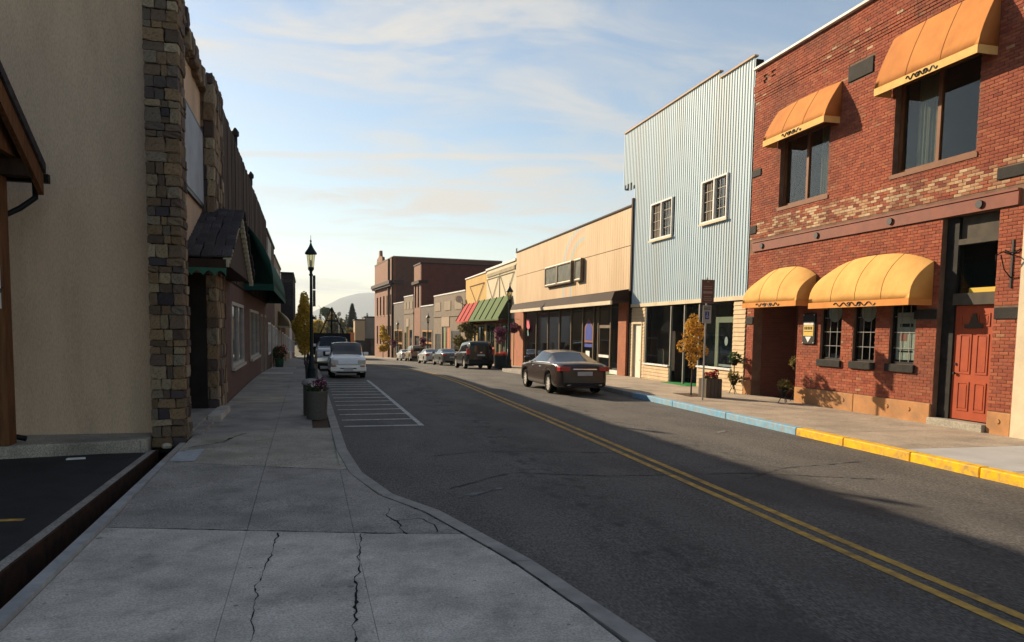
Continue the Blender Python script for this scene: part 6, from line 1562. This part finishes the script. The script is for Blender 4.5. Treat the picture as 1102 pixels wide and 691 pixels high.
plank = mat('weathered_planter_wood', (.13, .105, .08), (.09, .075, .06), scale=4, rough=.9, stretch=(6, 6, .6), bump=.3, bscale=20)
planter('square wooden planter of red flowers by the parking sign', 11.35, 20.75, FR, .25, .58, red_fl, 300, True, plank, 12, .15)
planter('dark planter of red flowers at the foot of the lamp by the cream shop', 10.35, 45.6, FR, .42, .75, red_fl, 500, False, lampm, 13, .15)
# parking sign
ps = thing('parking_sign', 'steel post with brown notice sign above a small blue wheelchair sign', 'sign', (10.62, 19.85, .15), FR)
galv = mat('galvanised_steel', (.40, .39, .36), (.32, .31, .29), scale=6, rough=.5, metal=.5)
b = MB(); b.tube([(10.62, 19.85, .12), (10.63, 19.82, 3.72)], .028, 8); b.build('post', galv, ps)
sbr = mat('brown_sign', (.13, .075, .06), (.115, .065, .055), rough=.5); lite = mat('faded_sign_print', (.26, .20, .17), rough=.6)
b = MB(); b.box(10.43, 10.83, 19.770, 19.784, 2.98, 3.66); s1 = b.build('brown_plate', sbr, ps)
b = MB()
for z0, z1, w in ((3.585, 3.62, .07), (3.45, 3.475, .26), (3.40, 3.42, .28), (3.26, 3.33, .30), (3.16, 3.18, .22), (3.10, 3.12, .28), (3.05, 3.07, .24)): b.box(10.63 - w / 2, 10.63 + w / 2, 19.765, 19.769, z0, z1)
b.wall(10.44, 10.82, 19.766, 19.7695, 2.99, 3.65, ()) if False else None
b.build('faded_lettering', lite, s1)
b = MB(); b.tube([(10.445, 19.768, 2.995), (10.815, 19.768, 2.995), (10.815, 19.768, 3.645), (10.445, 19.768, 3.645), (10.445, 19.768, 2.995)], .006, 4); b.build('sign_border', lite, s1)
b = MB(); b.box(10.50, 10.77, 19.778, 19.790, 2.40, 2.92); s2 = b.build('grey_plate', mat('pale_sign', (.33, .33, .31), (.27, .27, .25), rough=.5), ps)
b = MB(); b.box(10.575, 10.695, 19.771, 19.777, 2.52, 2.74); b.build('blue_panel', mat('sign_blue', (.015, .04, .22), rough=.5), s2)
b = MB(); b.lathe([(.013, -.004), (.013, 0)], (10.635, 19.770, 2.70), 8, 'y'); b.tube([(10.635, 19.768, 2.68), (10.635, 19.768, 2.62), (10.66, 19.768, 2.61), (10.672, 19.768, 2.57)], .006, 4)
b.tube([(10.632 + .032 * math.cos(a), 19.768, 2.595 + .032 * math.sin(a)) for a in [math.pi * .6 + q * .42 for q in range(10)]], .006, 4); b.build('wheelchair_symbol', white_paint, s2)
b = MB(); b.box(10.53, 10.74, 19.772, 19.7775, 2.80, 2.83); b.box(10.53, 10.74, 19.772, 19.7775, 2.86, 2.88); b.build('small_lettering', dgreen, s2)
b = MB(); b.prism([(10.75, 20.9), (11.5, 20.9), (11.55, 22.1), (10.8, 22.2)], .12, .157); o = b.build('tree_pit', soilm, rpave)
# iron plant stands by the brick entrance
def stand(label, x, y, tiers, seed):
    t = thing('plant_stand', label, 'plant stand', (x, y, .15), FR)
    top = max(tiers)
    b = MB()
    for k in range(3):
        a = k * 2.09 + .3; b.tube([(x + .14 * math.cos(a), y + .14 * math.sin(a), .15), (x + .05 * math.cos(a), y + .05 * math.sin(a), .35), (x, y, .5)], .012, 5)
    b.tube([(x, y, .3), (x, y, .15 + top)], .016, 6); b.build('stem', blackm, t)
    for i, h in enumerate(tiers):
        b = MB(); b.lathe([(.07, h - .2), (.10, h - .14), (.15, h), (.14, h + .005)], (x, y, .15), 10); b.build('pot', blackm, t)
        leaves(170, [((x, y, .15 + h + .10), (.19, .19, .16), 1), ((x + .05, y, .15 + h + .0), (.24, .24, .14), .6)], .085, seed + i, .2).build('foliage', green_leaf if i % 2 else olive_leaf, t)
stand('two tier iron plant stand left of the brick entrance', 12.85, 21.95, (.48, 1.12), 61)
stand('iron plant stand right of the brick entrance, low pot of green leaves', 12.72, 18.95, (.42, ), 65)
stand('tall iron plant stand inside the edge of the brick entrance', 13.3, 19.25, (1.1, ), 68)
hb = thing('wall_basket', 'dark hanging plant basket on the brick pier of the beige shop', 'flower basket', (XW - .4, 51.6, 2.2), FR)
b = MB(); b.tube([(XW - .1, 51.6, 2.9), (XW - .45, 51.6, 2.95), (XW - .5, 51.6, 2.4)], .015, 5); b.build('hanger', blackm, hb)
b = MB(); b.lathe([(.08, 1.95), (.24, 2.1), (.26, 2.3)], (XW - .5, 51.6, 0), 10); b.build('pot', timber_d, hb)
leaves(500, [((XW - .5, 51.6, 2.3), (.42, .42, .38), 1)], .1, 71, .4).build('blooms', purp_fl, hb)
ds = thing('satellite_dish', 'pale grey round dish on the edge of the grey brown shop roof', 'dish', (12.75, 74.6, 5.2), FR)
b = MB(); b.lathe([(.04, .14), (.2, .10), (.33, .02), (.36, 0), (.32, -.01), (.18, .07), (.03, .10)], (12.55, 74.5, 5.2), 16, 'y'); b.build('reflector', mat('dish_grey', (.5, .52, .5), rough=.7), ds)
b = MB(); b.tube([(13.1, 75.0, 4.7), (12.6, 74.7, 4.9), (12.55, 74.55, 5.15)], .04, 6); b.build('arm', galv, ds)
bn = thing('pavement_bench', 'dark bench with potted shrub outside the far left shopfront', 'bench', (-1.6, 50, gz(50) + .1), FL)
zb_ = gz(50) + .11
b = MB(); b.box(-1.95, -1.5, 49, 50.6, zb_ + .42, zb_ + .48); b.build('seat', timber_d, bn); b = MB(); b.box(-2.0, -1.93, 49, 50.6, zb_ + .5, zb_ + .95); b.build('backrest', timber_d, bn)
for yy in (49.1, 50.4):
    b = MB(); b.box(-1.92, -1.52, yy, yy + .08, zb_, zb_ + .42); b.build('leg', blackm, bn)
bn['label'] = 'dark low bench against the far left shopfront'
sh = thing('potted_shrub', 'potted shrub with red flowers outside the far left shops', 'plant', (-1.5, 47, gz(47) + .11), FL)
b = MB(); b.lathe([(.22, 0), (.28, .5), (.25, .5)], (-1.6, 47, gz(47) + .11), 10); b.build('pot', dgreen, sh)
leaves(300, [((-1.6, 47, gz(47) + 1.0), (.4, .4, .4), 1)], .12, 80).build('foliage', green_leaf, sh); leaves(120, [((-1.5, 47, gz(47) + 1.1), (.42, .42, .4), 1)], .1, 82).build('flowers', red_fl, sh)

# ------------------------------------------------------------------ far end of the street
def farbox(label, x0, x1, y0, y1, z1, m, m2=None, split=None, name='distant_building'):
    t = thing(name, label, 'building', (x0, y0, gz(y0)), FR); g = gz(y0) - .5
    if split is not None:
        b = MB(); b.box(x0 + .02, x1 - .02, y0 + .02, y1 - .02, g, split); b.build('lower_wall', m2, t); g = split + .003
    b = MB(); b.box(x0, x1, y0, y1, g, z1); b.build('wall', m, t)
    b = MB(); b.box(x0 - .15, x1 + .15, y0 - .15, y1 + .15, z1 + .003, z1 + .3); b.build('parapet_cap', blackm, t)
    return t
greyr = mat('far_grey_render', (.26, .22, .18), (.21, .18, .15), scale=.3, rough=.9)
t = farbox('distant grey rendered building with dark ground floor at the street end', 7.6, 24, 175, 190, 4.6, greyr, timber_d, -.2)
for k in range(3):
    b = MB(); b.box(9 + k * 3, 10.6 + k * 3, 174.9, 174.99, -3.4, -1.0); b.build('shop_window', glass_dark, t)
t = farbox('narrow tan distant building with orange sign by the dark conifer', 5.3, 7.5, 172, 185, 3.9, mat('far_tan', (.36, .26, .15), rough=.9), blackm, -.6)
b = MB(); b.box(3.9, 5.2, 171.8, 171.98, -1.6, 1.2); b.build('orange_sign', mat('orange_sign', (.45, .16, .05), rough=.7), t)
def conifer(label, x, y, h, r, n, seed, group=None, z=None):
    z = gz(y) - .3 if z is None else z; t = thing('conifer_tree', label, 'tree', (x, y, z), FR, group); R = random.Random(seed)
    b = MB(); b.tube([(x, y, z), (x, y, z + h * .95)], [r * .12, .03], 6); b.build('trunk', bark, t)
    b = MB(); k = int(n / 22)
    for i in range(k):
        f = (i + .5) / k; zz = z + h * (.06 + .94 * f); rr = r * (1 - f) ** .85 * R.uniform(.75, 1.15) + .05
        for q in range(22):
            a = R.uniform(0, 6.28); l = rr * R.uniform(.45, 1.0); d = Vector((math.cos(a), math.sin(a), -.25)); p = Vector((x, y, zz + R.uniform(-.5, .5) * h / k)); e = p + d * l; s = Vector((-math.sin(a), math.cos(a), 0)) * (.12 * r + .1 * l)
            b.cur = R.random(); b.face([p + d * l * .2, e - s - d * .2 * l, e + Vector((0, 0, -.05 * h / k)), e + s - d * .2 * l])
    b.build('crown', conif_leaf, t); return t
conifer('tall dark conifer standing at the far end of the street', 5.6, 205, 13.2, 4.4, 3000, 5)
RF = random.Random(9)
tree('autumn_tree', 'tall golden autumn tree just left of the dark conifer at the street end', 1.2, 215, -4.3, 9.0, 4.2, .3, olive_leaf, 3600, .7, 21, cb=.2)
tree('autumn_tree', 'golden autumn tree behind the pickup hoist at the street end', -3.8, 225, -4.3, 7.6, 4.2, .3, yellow_leaf, 3200, .7, 22, cb=.15)
tree('autumn_tree', 'dark green leafy tree rising behind the hoist at the street end', -1.6, 260, -4.3, 13.5, 3.4, .3, green_leaf, 3000, .8, 23, cb=.2)
tree('autumn_tree', 'low olive tree right beside the tan distant building', 4.4, 186, -4.3, 5.6, 2.6, .2, olive_leaf, 2000, .5, 24, cb=.15)
for i in range(16):
    x = -36 + i * 3.3 + RF.uniform(-1.2, 1.2); y = 300 + RF.uniform(-20, 60)
    conifer('dark conifer in the far treeline beyond the end of the street', x, y, RF.uniform(9, 15), RF.uniform(2.4, 3.6), 700, 300 + i, 'far conifer treeline', z=-4.6)
for i in range(9):
    x = -40 + i * 7.5 + RF.uniform(-2, 2)
    tree('leafy_tree', 'green leafy tree in the far treeline beyond the end of the street', x, 290 + RF.uniform(-15, 15), -4.6, RF.uniform(6, 9), 4.2, .3, green_leaf, 1200, .9, 400 + i, cb=.1, group='far leafy treeline')
fl = thing('far_street_light', 'thin grey street light pole left of the dark conifer', 'street light', (2.0, 190, -4.1), FR)
b = MB(); b.tube([(2.0, 190, -4.2), (2.0, 190, 5.2)], .09, 6); b.build('pole', galv, fl); b = MB(); b.lathe([(.2, 5.1), (.5, 5.3), (.5, 5.9), (.25, 6.1)], (2.0, 190, 0), 8); b.build('head', galv, fl)
# hazy mountain
hill_m = mat('forested_hill', (.035, .05, .03), (.06, .065, .04), scale=.0016, rough=1, bump=.5, bscale=.01, bdist=40)
def hill_h(x, y):
    s = 0
    for cx, cy, sx, sy, h in ((170, 2650, 230, 320, 116), (60, 2650, 130, 280, 66), (330, 2750, 260, 300, 92), (-220, 2800, 260, 300, 34), (800, 2850, 420, 300, 120), (1500, 2850, 420, 300, 90), (-900, 2850, 420, 300, 60), (-1700, 2800, 400, 300, 80)):
        s += h * math.exp(-((x - cx) / sx) ** 2 - ((y - cy) / sy) ** 2)
    s *= .58
    return 2.65 * (s + 6 * mnoise.noise(Vector((x * .006, y * .006, 0))) * min(1, s / 30) + 3 * mnoise.noise(Vector((x * .02, y * .02, 3))) * min(1, s / 30))
b = MB(); nx, ny = 150, 30; X = lambda i: 2.65 * (-2400 + 4800 * i / nx); Yv = lambda j: 2.65 * (2150 + 1150 * j / ny)
hz_ = [[hill_h(X(i) / 2.65, Yv(j) / 2.65) - 8 for i in range(nx + 1)] for j in range(ny + 1)]
for j in range(ny):
    for i in range(nx): b.face([(X(i), Yv(j), hz_[j][i]), (X(i + 1), Yv(j), hz_[j][i + 1]), (X(i + 1), Yv(j + 1), hz_[j + 1][i + 1]), (X(i), Yv(j + 1), hz_[j + 1][i])])
o = b.build('hills', hill_m, smooth=True); o['kind'] = 'structure'
# the hazy air
hzm = bpy.data.materials.new('hazy_air'); hzm.use_nodes = True; N = hzm.node_tree.nodes; N.remove(N['Principled BSDF'])
pv = N.new('ShaderNodeVolumePrincipled'); pv.inputs['Color'].default_value = (.80, .90, 1.0, 1); pv.inputs['Density'].default_value = 0.00017; pv.inputs['Anisotropy'].default_value = 0.05
hzm.node_tree.links.new(pv.outputs[0], N['Material Output'].inputs['Volume'])
b = MB(); b.box(-9000, 9000, -400, 9200, -14, 330); o = b.build('haze', hzm); o['kind'] = 'stuff'
o['label'] = 'thin pale haze filling the air along the street'
